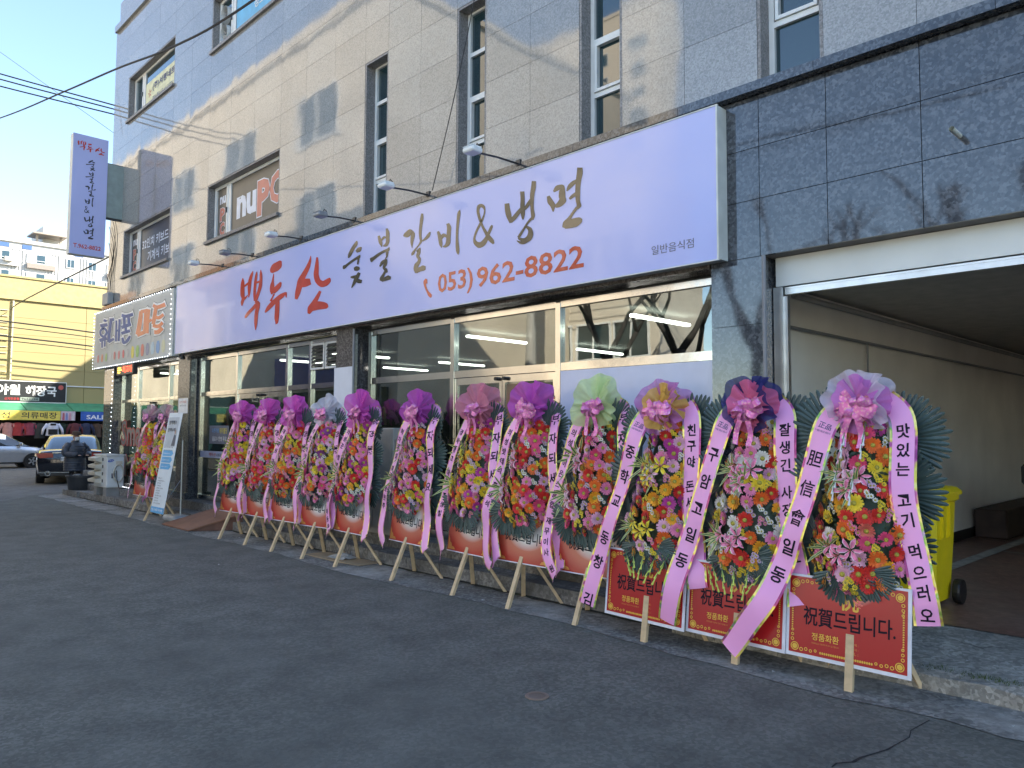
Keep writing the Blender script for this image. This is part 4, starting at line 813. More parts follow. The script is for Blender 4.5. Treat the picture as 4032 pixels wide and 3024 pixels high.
def m_tulle(m, seed, r0=.2, up=1.15, down=.95, folds=15, depth=.026, y=0.0, side=1.0):
    rn = random.Random(seed); mb = MB(); n = 120; rows = []; ph = rn.uniform(0, 6); ph2 = rn.uniform(0, 6)
    for k in range(7):
        t = k / 6; row = []
        for j in range(n):
            a = 2 * PI * j / n; base = r0 * (1 + (up - 1) * max(0, math.sin(a)) + (down - 1) * max(0, -math.sin(a))) * (1 + (side - 1) * abs(math.cos(a)))
            rad = base * (.06 + .94 * t) * (1 + t * (.07 * math.sin(3 * a + ph) + .06 * math.sin(5 * a + ph2) + .03 * math.sin(11 * a + ph)))
            fold = (math.sin(folds * a + 1.9 * math.sin(3 * a + ph) + 1.1 * math.sin(7 * a + ph2) + t * .8) * depth * (.55 + .45 * math.sin(4 * a + ph2)) + .028 * math.sin(4 * a + ph2) + .02 * math.sin(9 * a + ph)) * t ** .8
            row.append((rad * math.cos(a), y + fold - .05 * (1 - t), rad * math.sin(a)))
        rows.append(row)
    mb.loft(rows); return mb.mesh('tulle', m, smooth=True)
def m_boardS():
    return MB().box(-.36, .36, -.004, .004, 0, .50)
RBS = radial_print('orange_board_print', (.84, .82, .78), (.58, .17, .10), (.46, .045, .025), .03, .30, .42, .30)
RBL = radial_print('red_board_print', (.60, .42, .36), (.46, .016, .018), (.42, .010, .013), .02, .50, .30, .20)
GOLD = mat('gold_print', (.75, .47, .06), rough=.35, var=.08, vscale=60); WB = mat('board_white', (.74, .76, .82), rough=.4)
ORN = mat('orange_gold_print', (.66, .28, .06), rough=.4)
def sharedS():
    d = {}; d['board'] = m_boardS().mesh('board', [RBS]); d['edge'] = MB().box(-.364, .364, -.0055, .0055, -.008, .002).mesh('board_edge', WB)
    f = lambda u, v: (u, -.0065, v)
    mb = MB(); type_fit(mb, '祝', lambda u, v: f(.0 + u, .33 + v), .12, .13, .02); d['red'] = mb.mesh('lettering', mat('brick_ink', (.42, .07, .03)))
    mb = MB(); type_fit(mb, '祝賀드립니다.', lambda u, v: f(-.26 + u, .20 + v - u * .06), .54, .115, .012); d['black'] = mb.mesh('lettering', INK)
    for si, sx in enumerate((-1, 1)):
        mb = MB(); mb.poly([f(sx * .345, .015), f(sx * .345, .15), f(sx * .325, .12), f(sx * .32, .09), f(sx * .29, .075), f(sx * .28, .045), f(sx * .24, .04), f(sx * .22, .015)][::-sx]); d['orn%d' % si] = mb.mesh('corner_ornament', ORN)
    return d
def sharedL():
    d = {}; d['board'] = MB().box(-.40, .40, -.004, .004, .0, .54).mesh('board', WB); d['print'] = MB().box(-.378, .378, -.006, -.004, .024, .525).mesh('print', RBL)
    f = lambda u, v: (u, -.0075, v); mb = MB()
    def ring(cx, cz, r, w, n=14):
        for i in range(n):
            a, b = 2 * PI * i / n, 2 * PI * (i + 1) / n
            mb.poly([f(cx + r * math.cos(a), cz + r * math.sin(a)), f(cx + r * math.cos(b), cz + r * math.sin(b)), f(cx + (r - w) * math.cos(b), cz + (r - w) * math.sin(b)), f(cx + (r - w) * math.cos(a), cz + (r - w) * math.sin(a))])
    for sx in (-1, 1):
        for z in (.065, .48):
            ring(sx * .335, z, .028, .006); ring(sx * .335, z, .018, .018, 8)
            for k in range(4): ring(sx * (.29 - .032 * k), z + (-.014 if z < .2 else .014) + .006 * (k % 2), .013 - .001 * k, .005, 8)
            for k in range(3): ring(sx * .352, z + (.045 + .03 * k) * (1 if z < .2 else -1), .012 - .001 * k, .005, 8)
    for k in range(24):
        x = -.165 + k * .0143
        for z in (.050, .495): mb.poly([f(x, z - .007), f(x + .009, z - .008), f(x + .011, z + .004), f(x + .004, z + .008), f(x - .002, z + .002)])
    for k in range(16):
        z = .17 + k * .0145
        for sx in (-1, 1): mb.poly([f(sx * .355 - .006, z), f(sx * .355 + .006, z + .001), f(sx * .355 + .005, z + .009), f(sx * .355 - .003, z + .010)])
    d['gold'] = mb.mesh('gold_border', GOLD)
    mb = MB(); type_fit(mb, '祝賀드립니다.', lambda u, v: f(-.28 + u, .215 + v), .59, .125, .016); d['black'] = mb.mesh('lettering', INK)
    mb = MB(); type_fit(mb, '정품화환', lambda u, v: f(-.22 + u, .125 + v), .18, .048, .012); type_fit(mb, '祝', lambda u, v: f(-.045 + u, .345 + v), .13, .13, .02); d['goldtype'] = mb.mesh('lettering', GOLD)
    mb = MB()
    for k, s_ in enumerate(('·제작업체 :', '·제작일시 :', '·T E L :')): type_fit(mb, s_, lambda u, v: f(.0 + u, .135 - k * .028 + v), .085, .017, 0)
    type_fit(mb, '저희화원을 이용하여 주셔서 감사합니다', lambda u, v: f(-.22 + u, .10 + v), .18, .012, 0)
    d['small'] = mb.mesh('lettering', ORN); return d
SHS, SHL = sharedS(), sharedL()

def make_wreath(x, label, kind, bowc, text_l, text_r, pal, seed, lily='pink', rl=None, rr_=None, shift=0.0, tul=None, glad=None, bowi=0, dens=1.0, rot=0.0):
    rn = random.Random(seed)
    t = thing('flower_stand', label, 'flower stand', (x, 5.05 + shift, 0), R(rot), 'congratulatory flower stands along the shops')
    big = kind == 'L'
    yc = (lambda z: .10 + .16 * z) if big else (lambda z: .17 + .15 * z)
    # easel
    ya = yc(.42)
    if big:
        MB().bar((0, .0, .0), (0, .07, .5), .052, .03).build('leg', WOOD, t)
        for sx in (-1, 1): MB().bar((sx * .30, .40, 0), (sx * .04, .16, .75), .04, .028).build('leg', WOOD, t)
        MB().bar((0, .06, .4), (0, yc(1.9) + .03, 1.95), .045, .028).build('pole', WOOD, t)
    else:
        MB().bar((0, .0, .0), (0, ya - .02, .47), .042, .03).build('leg', WOOD, t)
        for sx in (-1, 1): MB().bar((sx * .26 + rn.uniform(-.02, .02), .5, 0), (sx * .03, ya + .02, .5), .042, .028).build('leg', WOOD, t)
        MB().bar((-.07, ya - .01, .40), (.07, ya + .02, .405), .035, .05).build('crosspiece', WOOD, t)
        MB().bar((0, ya, .42), (0, yc(1.95) + .03, 2.0), .042, .028).build('pole', WOOD, t)
    # board
    if big:
        b = put('greeting_board', SHL['board'], t, loc=(-.03, .02, .15), rot=(-.10, 0, 0))
        put('print', SHL['print'], b)
        for k in ('gold', 'black', 'goldtype', 'small'): put('gold_border' if k == 'gold' else 'lettering', SHL[k], b)
    else:
        b = put('greeting_board', SHS['board'], t, loc=(.02, ya - .045, .40), rot=(-.13, rn.uniform(-.01, .01), rn.uniform(-.05, .05)))
        put('edge', SHS['edge'], b); put('lettering', SHS['red'], b); put('lettering', SHS['black'], b); put('corner_ornament', SHS['orn0'], b); put('corner_ornament', SHS['orn1'], b)
    # outline of the bouquet: (z, half width)
    prof = [(1.72, .12), (1.6, .155), (1.42, .185), (1.28, .21), (1.1, .25), (.95, .29), (.82, .30), (.70, .26), (.60, .17), (.56, .08)] if big else [(1.73, .12), (1.6, .16), (1.42, .19), (1.25, .21), (1.13, .25), (1.02, .30), (.92, .30), (.84, .25), (.77, .16), (.74, .08)]
    gaps = [(1.52, .022), (1.06, .022)] if big else [(1.20, .018)]
    def hw(z):
        for (a, wa), (c, wc) in zip(prof, prof[1:]):
            if c <= z <= a: return wc + (wa - wc) * (z - c) / (a - c)
        return 0.0
    zb, zt = prof[-1][0], prof[0][0]
    def surf(px, z):
        h = max(hw(z), .05); q = min(1, abs(px) / h); return yc(z) - .02 - (.20 if not big else .18) * math.sqrt(max(0, 1 - q * q)) * min(1, h / .26)
    def nrm(px, z):
        h = max(hw(z), .05); return Vector((px / h * 1.25, -1, (.45 if z > .9 and False else 0) + (z - (zb + zt) / 2) * .12 - (.5 if z < zb + .12 else 0))).normalized()
    # dark foliage filling
    mb = MB()
    rows = []
    for (z, h) in prof:
        rows.append([(h * .9 * math.cos(a), yc(z) + .02 - .17 * max(0, math.sin(a)) * min(1, h / .26) + .02 * (math.sin(a) < 0), z) for a in [2 * PI * k / 14 for k in range(14)]])
    mb.loft(rows, caps=True)
    for _ in range(230):
        z = rn.uniform(zb, zt); px = rn.uniform(-1, 1) * hw(z) * 1.08; p = Vector((px, surf(px, z) + .01, z)); a = rn.uniform(0, 6.28)
        d = Vector((math.cos(a), rn.uniform(-.7, .0), math.sin(a))).normalized(); s_ = d.cross(Vector((0, 1, 0))).normalized(); L = rn.uniform(.03, .06)
        mb.poly([p, p + d * L * .5 + s_ * .011, p + d * L, p + d * L * .5 - s_ * .011])
    stuff(mb.build('foliage', LEAFD, t))
    # palm fans behind
    fans = [(-.10, 1.66, 38, .9), (.10, 1.66, -38, .9), (-.12, 1.33, 78, 1.0), (.12, 1.33, -78, 1.0), (-.14, 1.0, 100, 1.05), (.14, 1.0, -100, 1.05), (0.04, .86, 186, .72), (-.13, .90, 150, .78)] if not big else \
        [(-.17, 1.62, 62, 1.05), (.16, 1.60, -62, 1.12), (-.22, 1.25, 88, 1.05), (.14, 1.25, -85, 1.05), (-.24, .92, 100, 1.0), (.14, .92, -100, .95), (-.04, .76, 180, .74), (.10, .76, 215, .60)]
    for (fx, fz, ang, s_) in fans:
        front = ang in (180, 186, 150, 215)
        put('palm_leaf', rn.choice(FAN), t, loc=(fx, yc(fz) + ((-.085 if big and fx < -.1 else .05 if big else -.02) if not front else -.19 if big else -.17) + rn.uniform(-.01, .02), fz), rot=(rn.uniform(-.12, .06), R(-ang + rn.uniform(-9, 9)), 0), scale=s_ * rn.uniform(.93, 1.05))
    # flowers
    pts = []; names = []; cols_ = [c for c, w in pal for _ in range(w)]
    tries = 0
    while tries < 5200:
        tries += 1; z = rn.uniform(zb + .02, zt); h = hw(z)
        if any(abs(z - gz) < gw for gz, gw in gaps): continue
        px = h * math.sin(rn.uniform(-1.5, 1.5)); mind = .077 / dens if tries < 3600 else .06 / dens
        sy_ = surf(px, z)
        if any((px - q[0]) ** 2 + (z - q[1]) ** 2 + (sy_ - q[3]) ** 2 < mind * mind for q in pts): continue
        pts.append((px, z, 'g' if tries < 3600 else 'm', sy_))
    lil_spots = ([(-.06, 1.40), (-.02, 1.33), (.05, 1.36), (-.03, 1.28), (-.10, .92), (-.04, .86), (.03, .90)] if big else [(-.12, 1.44), (-.08, 1.37), (-.13, 1.33), (-.20, 1.12), (-.15, 1.05)])
    for (lx, lz) in lil_spots:
        lx += rn.uniform(-.02, .02); lz += rn.uniform(-.02, .02); n = nrm(lx, lz)
        put('lily', LIL[lily if rn.random() < .8 else 'blush'], t, loc=(lx, surf(lx, lz) - .035, lz), rot=(-n).to_track_quat('Y', 'Z').to_euler(), scale=rn.uniform(.9, 1.1))
        pts = [p for p in pts if (p[0] - lx) ** 2 + (p[1] - lz) ** 2 > .0016]
    for (sx_, sz_) in (((-.10, 1.36), (.02, 1.30), (-.14, .88)) if big else ((-.19, 1.40), (-.24, 1.08))):
        put('leaf_spray', rn.choice(SPRAY), t, loc=(sx_, surf(sx_, sz_) - .02, sz_), rot=(rn.uniform(-.2, .2), R(-rn.uniform(30, 80)), 0), scale=rn.uniform(1.05, 1.35) * (.72 if big else 1))
    for px, z, k, _s in pts:
        n = (nrm(px, z) + Vector((rn.uniform(-.3, .3), 0, rn.uniform(-.25, .3)))).normalized(); e = (-n).to_track_quat('Y', 'Z').to_euler()
        y = surf(px, z) + rn.uniform(-.018, .008)
        if k == 'g' and rn.random() < .9:
            put('gerbera', rn.choice(GER[rn.choice(cols_)]), t, loc=(px, y, z), rot=(e.x, e.y + rn.uniform(0, 3), e.z), scale=rn.uniform(1.12, 1.48))
        else:
            c = rn.choice(('yellow', 'yellow', 'white', 'lilac', 'pink')); put('chrysanthemum', rn.choice(MUM[c]), t, loc=(px, y - .005, z), rot=(e.x, e.y, e.z), scale=rn.uniform(.95, 1.25))
    if glad:
        for gx in (-.26, -.17, -.08, .02, .12, .20):
            put('gladiolus', glad, t, loc=(gx, surf(gx * .8, .66) - .06, .66 - abs(gx) * .05), rot=(-.2, R(rn.uniform(-10, 10) + gx * -130 * -1), 0), scale=rn.uniform(.85, 1.1))
    if kind == 'L' and seed == 112:
        for gx, gz in ((-.07, 1.66), (.06, 1.66), (-.10, 1.38), (.02, 1.36)): put('gladiolus', GLADW, t, loc=(gx, surf(gx, gz) - .07, gz), rot=(-.15, R(6), 0))
    # tulle and bow
    zbw = 1.84 if big else 1.88; yb = yc(zbw) - .12
    bt = put('bow', BOWS[bowi], t, loc=(.0, yb - .035, zbw - .02), rot=(0, rn.uniform(-.3, .3), 0), scale=1.0 if not big else 1.08)
    for k, (m_, r_, up_, dn_) in enumerate(bowc):
        for q, rz in enumerate((.62, -.55)):
            put('tulle', m_tulle(m_, seed * 3 + k + q * 50, r_ * (1 if q == 0 else .95), up_, dn_, 13 + seed % 5, y=.015 - .035 * k, side=1.0 if not tul else tul), t, loc=(0, yb + .02 * q, zbw), rot=(0, 0, rz))
    # ribbons
    W = .16 if big else .112
    def ribbon_band(path, txt, tilt, sz, start, gap, extra=None):
        c = catmull(path, 8); n = len(c); Ls = [0]; ph_ = rn.uniform(0, 6)
        c = [p + Vector((.006 * math.sin(i * .21 + ph_), .014 * math.sin(i * .27 + ph_ * 2), 0)) * min(1, i / 12) for i, p in enumerate(c)]
        for i in range(1, n): Ls.append(Ls[-1] + (c[i] - c[i - 1]).length)
        fr = []
        for i in range(n):
            d = (c[min(i + 1, n - 1)] - c[max(i - 1, 0)]).normalized(); s_ = Vector((0, -1, 0)).cross(d); s_ = s_.normalized() if s_.length > .05 else Vector((1, 0, 0))
            if s_.x < 0: s_ = -s_
            s_ = (s_ + Vector((0, tilt + .16 * math.sin(i * .13 + ph_), 0))).normalized(); nn = d.cross(s_).normalized()
            if nn.y > 0: nn = -nn
            fr.append((c[i], s_, nn))
        def at(l):
            l = min(max(l, 0), Ls[-1] - 1e-4); i = max(j for j in range(n - 1) if Ls[j] <= l); q = (l - Ls[i]) / (Ls[i + 1] - Ls[i])
            return fr[i][0].lerp(fr[i + 1][0], q), fr[i][1].lerp(fr[i + 1][1], q), fr[i][2].lerp(fr[i + 1][2], q)
        mb = MB(); cross = (-.5, -.25, 0, .25, .5); mb.loft([[p + s_ * W * u + nn * .006 * math.cos(u * PI) for u in cross] for p, s_, nn in fr], closed=False)
        band = mb.build('ribbon', RIB, t, smooth=True)
        mb = MB()
        for sd in (-1, 1): mb.loft([[p + s_ * W * .5 * sd * u + nn * .0025 for u in (.82, 1.02)] for p, s_, nn in fr], closed=False)
        mb.build('foil_edge', FOIL, band)
        l = start
        for ch in txt:
            if ch != ' ':
                def fm(u, v, l0=l):
                    p, s_, nn = at(l0 - v); return p + s_ * u + nn * (.0026 + .006 * math.cos(max(-.5, min(.5, u / W)) * PI))
                mb = MB(); type_cell(mb, ch, fm, 0, 0, sz, .022 if ch > '가' else .012, .92)
                if mb.f: mb.build('letter', INK, band)
            l += gap * (1 if ch != ' ' else .55)
            if l > Ls[-1] - .05: break
        if extra:
            mb = MB()
            for body, l0, w_, h_ in extra: type_fit(mb, body, lambda u, v: (lambda a: a[0] + a[1] * (u - w_ / 2) + a[2] * .008)(at(l0 - v)), w_, h_, .01)
            mb.build('stamp', NAVY, band)
    def pth(L, off=.13): return [(px, yc(max(z, .5)) - off + dy + (.03 if z > 1.8 else 0), z) for px, z, dy in L]
    if big:
        dl = rl or [(-.10, 1.86, .05), (-.19, 1.72, .02), (-.25, 1.5, 0), (-.32, 1.2, 0), (-.38, .95, -.01), (-.44, .7, -.02), (-.50, .45, -.03), (-.57, .20, -.03)]
        dr = rr_ or [(.12, 1.87, .05), (.235, 1.76, .03), (.265, 1.5, .02), (.29, 1.25, .01), (.335, 1.0, 0), (.385, .8, 0), (.44, .62, -.02), (.46, .48, -.02)]
        ribbon_band(pth(dl, .185), text_l, .0, .12, .45, .21, extra=[('正品', .235, .09, .042), ('이 제품은 새품인증 상품입니다', .262, .11, .014)])
        ribbon_band(pth(dr, .085), text_r, .15, .10, .28, .128)
    else:
        j = lambda: rn.uniform(-.025, .025); bx_ = j(); b2 = j()
        dl = rl or [(-.04, 1.90, .06), (-.14, 1.80, .03), (-.24, 1.6, .0), (-.31, 1.35, 0), (-.37, 1.1, 0), (-.41 + bx_, .9, 0), (-.42 + bx_, .72, 0), (-.38 + bx_, .54, -.01), (-.30 + bx_, .40, -.035), (-.24 + bx_, .36, -.075)]
        dr = rr_ or [(.10, 1.91, .06), (.235, 1.85, .03), (.265, 1.65, .0), (.29, 1.4, 0), (.33, 1.15, 0), (.37 + b2, .95, 0), (.40 + b2, .75, 0), (.45 + b2, .58, -.02), (.50 + b2, .42, -.05), (.53 + b2, .385, -.08)]
        ribbon_band(pth(dl), text_l, -.05, .070, .36, .098); ribbon_band(pth(dr, .075), text_r, .12, .115, .26, .19)
    return t
TL = {k: tulle('tulle_' + k, v, a) for k, (v, a) in dict(magenta=((.86, .18, .68), .15), purple=((.74, .16, .66), .18), salmon=((.90, .36, .48), .22), white=((.85, .85, .92), .28), lime=((.78, .93, .48), .18), yellow=((.92, .62, .16), .15), lilac=((.72, .30, .70), .25), navy=((.05, .06, .24), .18), hot=((.95, .24, .44), .08), snow=((.86, .80, .90), .3), orchid=((.78, .30, .70), .12), blush=((.80, .48, .58), .45)).items()}
one = lambda m: [(TL[m], .205, 1.12, .98)]
two = lambda a, b: [(TL[a], .235, 1.0, .9), (TL[b], .19, 1.0, .98)]
P_MIX = [('red', 3), ('orange', 2), ('pink', 3), ('rose', 2), ('amber', 2), ('yellow', 2), ('blush', 1), ('magenta', 1)]
P_RED = [('red', 4), ('orange', 3), ('rose', 2), ('pink', 3), ('amber', 1), ('blush', 1)]
P_PINK = [('pink', 3), ('blush', 3), ('red', 2), ('orange', 1), ('magenta', 2), ('violet', 1), ('yellow', 1), ('rose', 1)]
P_12 = [('red', 4), ('pink', 2), ('blush', 3), ('orange', 2), ('amber', 2), ('rose', 2), ('violet', 1), ('magenta', 1), ('coral', 1), ('white', 1), ('yellow', 1)]
P_11 = [('orange', 3), ('red', 2), ('white', 3), ('blush', 3), ('pink', 2), ('amber', 2), ('coral', 1), ('yellow', 1)]
P_10 = [('red', 3), ('orange', 2), ('blush', 4), ('pink', 2), ('magenta', 2), ('amber', 2), ('violet', 1)]
WR = [
 (-15.39, 'flower stand with a folded pale pink bow beside the leaning banner, its board bare orange', 'S', [(TL['blush'], .13, 1.9, .6)], ' 용회', '祝發展', P_MIX, 101, 'pink', 1, 1),
 (-14.62, 'flower stand half hidden behind the white information banner', 'S', [(TL['blush'], .14, 1.6, .7)], '의성', '祝發展', P_MIX, 102, 'lime', 1, 1),
 (-11.47, 'flower stand with a magenta bow and yellow lilies next to the wooden ramp', 'S', one('magenta'), '의성 시장 상회', '祝發展', P_MIX, 103, 'yellow', 0, 1),
 (-10.63, 'flower stand with a magenta bow, second from the wooden ramp', 'S', one('magenta'), '대표 상회', '祝發展', P_RED, 104, 'pink', 1, 1),
 (-9.83, 'flower stand with a wide magenta bow, third from the wooden ramp', 'S', [(TL['magenta'], .215, 1.15, 1.05)], '대덕화원 대고성', '祝發展', P_RED, 105, 'pink', 0, 1),
 (-9.01, 'flower stand with a white bow and lime lilies by the white pillar board', 'S', one('white'), '의성 산악회 전우회', '祝發展', P_PINK, 106, 'lime', 1, 0),
 (-8.22, 'flower stand with a spread magenta bow over a cardboard sheet', 'S', [(TL['magenta'], .225, 1.2, 1.0)], '의성군 행복우회 회장 하동욱', '祝發展', P_MIX, 107, 'pink', 2, 1),
 (-7.06, 'flower stand with a purple bow in front of the beige cabinet', 'S', one('purple'), '혁차건설 대표 조현주', '부자되세요', P_PINK, 108, 'pink', 0, 1),
 (-6.02, 'flower stand with a salmon pink bow and yellow lilies', 'S', [(TL['salmon'], .225, 1.2, .95)], '경북광고 대표 조성철', '부자되세요', P_MIX, 109, 'yellow', 2, 0),
 (-5.22, 'flower stand with a pointed violet bow in front of the restaurant door', 'S', [(TL['purple'], .215, 1.25, 1.0)], '의성밧데리 홍효석', '부자되세요', P_RED, 110, 'pink', 0, 0),
 (-4.40, 'flower stand with a lime green bow in front of the lavender window panel', 'S', [(TL['lime'], .235, 1.15, 1.05)], '의성라이온스클럽 재무이사 원성도', '부자되세요', P_RED, 111, 'pink', 2, 0),
 (-3.68, 'tall flower stand with a yellow and lilac bow and drooping lime buds', 'L', two('lilac', 'yellow'), '중학교 동창 김현섭', '친구야 돈세다', P_10, 113, 'yellow', 1, 0),
 (-2.89, 'tall flower stand with a navy and hot pink bow and white daisies', 'L', [(TL['navy'], .23, 1.0, .95), (TL['hot'], .19, 1.0, .95)], '구암고일동', '잘생긴 사장 려요', P_11, 114, 'pink', 2, 0),
 (-2.09, 'tall flower stand with a white edged orchid bow by the garage opening', 'L', two('snow', 'orchid'), '胆信會일동', '맛있는 고기 먹으러오', P_12, 112, 'pink', 0, 0),
]
for i, (x, label, kind, bowc, tl_, tr_, pal, seed, lil, bi, _) in enumerate(WR):
    kw = {}
    if seed == 112:
        kw['rl'] = [(-.10, 1.85, .05), (-.19, 1.72, .02), (-.25, 1.5, 0), (-.32, 1.2, 0), (-.39, .95, -.01), (-.44, .75, -.02), (-.52, .52, -.05), (-.66, .32, -.08), (-.80, .12, -.10)]
    if seed in (113, 114): kw['glad'] = GLAD
    make_wreath(x, label, kind, bowc, tl_, tr_, pal, seed, lil, bowi=bi, rot=random.Random(seed).uniform(-4, 4), **kw)
# ================================================================== street things
# ---- air conditioner outdoor unit with scoops
ACW = mat('ac_white', (.66, .68, .66), rough=.5, var=.06); ACB = mat('ac_beige', (.60, .55, .44), rough=.55)
ac = thing('air_conditioner', 'white outdoor air conditioner with four beige air scoops and a coiled hose', 'air conditioner', (-19.05, 5.78, .15), world=True)
MB().cbox(-19.5, -18.6, 5.6, 5.97, .34, 1.05, .02).build('case', ACW, ac)
MB().box(-19.52, -18.58, 5.585, 5.985, 1.051, 1.075).build('top', ACW, ac)
for i in range(4):
    z = .42 + i * .16
    MB().prism([(5.6, z), (5.47, z + .03), (5.46, z + .09), (5.6, z + .13)], -19.48, -18.95, 'x').build('air_scoop', ACB, ac)
    MB().box(-18.90, -18.84, 5.592, 5.599, z + .03, z + .10).build('vent_slot', BLACK, ac)
for xx in (-19.4, -18.75): MB().box(xx - .12, xx + .10, 5.62, 5.95, .15, .34).build('foot_block', mat('foot_concrete', (.25, .25, .24)), ac)
mb = MB(); type_fit(mb, 'SAMSUNG', lambda u, v: (-18.598, 5.63 + u, .93 + v), .10, .02, .01); mb.build('badge_lettering', WHI, ac)
MB().poly([(-18.599, 5.68 + .065 * math.cos(a), .94 + .03 * math.sin(a) + .01 * math.cos(a)) for a in [2 * PI * k / 16 for k in range(16)]]).build('badge', mat('badge_blue', (.05, .12, .45)), ac)
MB().box(-18.599, -18.59, 5.78, 5.92, .86, .93).build('hatch', ACB, ac)
MB().box(-18.599, -18.594, 5.70, 5.78, .55, .66).build('rating_plate', INKG, ac)
hose = [(-18.58, 5.84 + .10 * math.cos(a) + .0 * a, .66 + .19 * math.sin(a)) for a in [R(200 - 30 * k) for k in range(14)]]
MB().tube(catmull(hose, 3), .018, 7).build('hose', ACB, ac, smooth=True)
MB().tube(catmull([(-18.59, 5.80, .72), (-18.55, 5.80, .55), (-18.54, 5.83, .4), (-18.55, 5.88, .32), (-18.6, 6.1, .33)], 4), .009, 5).build('cable', BLACK, ac)
# ---- tub with bricks
tub = thing('plastic_tub', 'black round plastic tub weighted with stones on the step end', 'tub', (-21.25, 5.83, .13))
MB().lathe([(.02, 0), (.27, 0), (.29, .03), (.335, .33), (.36, .335), (.36, .37), (.325, .37), (.30, .3), (.02, .29)], 24).build('bowl', mat('tub_black', (.035, .037, .04), rough=.45), tub, smooth=True, auto=35)
for dx, dy, s_, lab in ((-.12, -.08, .22, 'flat grey stone slab lying in the black tub, left of the taller block'), (.08, .12, .20, 'grey concrete block standing in the black tub')):
    st_ = tag(MB().cbox(-.12, .12, -.07, .07, 0, .10 if dy < 0 else .2, .015).build('stone_block', STONE), lab, 'stone block'); st_.location = (-21.25 + dx, 5.83 + dy, .13 + .292); st_.rotation_euler.z = dx * 4
# ---- pavement things
rm = thing('wooden_ramp', 'brown wooden access ramp laid against the shop steps', 'ramp', (-12.9, 5.4, 0), world=True)
RB = mat('brown_ply', (.23, .105, .06), rough=.5, var=.25, vscale=3, bump=.1); RBD = mat('brown_ply_edge', (.13, .06, .04), rough=.6, var=.3)
c_ = [(-13.78, 5.06), (-12.60, 5.04), (-12.10, 5.74), (-13.28, 5.78)]
MB().loft([[(x_, y_, z_) for (x_, y_), z_ in zip(c_, (.012, .012, .27, .27))], [(x_, y_, z_) for (x_, y_), z_ in zip(c_, (.03, .03, .295, .295))]], caps=True).build('deck', RB, rm)
MB().poly([(-12.62, 5.07, .013), (-12.13, 5.73, .013), (-12.13, 5.73, .268)]).poly([(-12.66, 5.07, .013), (-12.17, 5.73, .013), (-12.17, 5.73, .268)]).build('side', RBD, rm)
cdb = MB().loft([[(-9.28, 5.23, .013), (-8.5, 5.22, .013), (-8.03, 5.27, .013), (-8.03, 5.58, .013), (-9.2, 5.57, .013)], [(-9.28, 5.23, .020), (-8.5, 5.22, .026), (-8.03, 5.27, .019), (-8.03, 5.58, .020), (-9.2, 5.57, .019)]], caps=True).build('cardboard_sheet', mat('cardboard', (.36, .28, .18), rough=.8, var=.15, vscale=5))
tag(cdb, 'flattened cardboard sheet under the flower stands', 'cardboard')
mb = MB(); rn = random.Random(9); rows = []
for i in range(7):
    rows.append([(-8.80 + i * .06, 5.30 + .27 * j / 6 + rn.uniform(-.01, .01), .028 + .045 * max(0, math.sin(PI * i / 6)) * math.sin(PI * j / 6) + rn.uniform(0, .018) * (0 < j < 6)) for j in range(7)])
mb.loft(rows, closed=False); tag(mb.build('plastic_bag', mat('bag_plastic', (.34, .35, .34), rough=.25, var=.2), smooth=False), 'crumpled clear plastic bag on the cardboard sheet', 'bag')
cab = thing('utility_cabinet', 'beige metal cabinet with a side box standing behind the flower stands', 'cabinet', (-8.6, 6.0, .3), world=True)
CBM = mat('cabinet_beige', (.52, .49, .42), rough=.5, var=.06)
MB().cbox(-9.05, -8.18, 5.86, 6.12, .302, 1.68, .012).build('case', CBM, cab)
for xx in (-9.0, -8.6): MB().box(xx, xx + .38, 5.853, 5.859, .4, 1.6).build('door', mat('cabinet_beige2', (.55, .52, .45), rough=.5), cab)
MB().cbox(-8.17, -8.02, 5.88, 6.08, 1.30, 1.55, .01).build('side_box', CBM, cab)
MB().tube([(-8.10, 5.95, 1.30), (-8.10, 5.94, 1.05), (-8.06, 5.92, .8), (-8.08, 5.94, .31)], .014, 6).build('cable', BLACK, cab)
# ---- information banner on a stand
bn = thing('standing_banner', 'tall white information banner with blue arrows leaning on a metal pole stand', 'banner', (-13.95, 5.3, 0), world=True)
BNW = mat('banner_white', (.70, .77, .82), rough=.45, var=.04); BBL = mat('banner_blue', (.10, .40, .72), rough=.45); BGR = mat('banner_grey', (.46, .52, .58), rough=.45)
def fbn(u, v, l=0): return (-14.22 + u, 5.02 + .28 * (v / 1.74) - l, .20 + v)
MB().loft([[fbn(0, 0), fbn(.60, 0), fbn(.60, 1.74), fbn(0, 1.74)], [fbn(0, 0, .006), fbn(.60, 0, .006), fbn(.60, 1.74, .006), fbn(0, 1.74, .006)]], caps=True).build('sheet', BNW, bn)
def bq(u0, u1, v0, v1, m, nm='printed_panel', l=.009): MB().poly([fbn(u0, v0, l), fbn(u1, v0, l), fbn(u1, v1, l), fbn(u0, v1, l)]).build(nm, m, bn)
bq(0, .60, 0, .10, BBL); bq(.05, .52, 1.14, 1.66, BGR)
for k in range(3):
    z = .98 - k * .115; MB().poly([fbn(.06, z, .009), fbn(.46, z, .009), fbn(.53, z + .05, .009), fbn(.46, z + .10, .009), fbn(.06, z + .10, .009)]).build('printed_arrow', BBL, bn)
mb = MB(); type_fit(mb, '방역패스', lambda u, v: fbn(.10 + u, 1.53 + v, .012), .34, .075, .02); type_fit(mb, '방역수칙', lambda u, v: fbn(.10 + u, 1.40 + v, .012), .34, .075, .02); mb.build('lettering', KT, bn)
mb = MB()
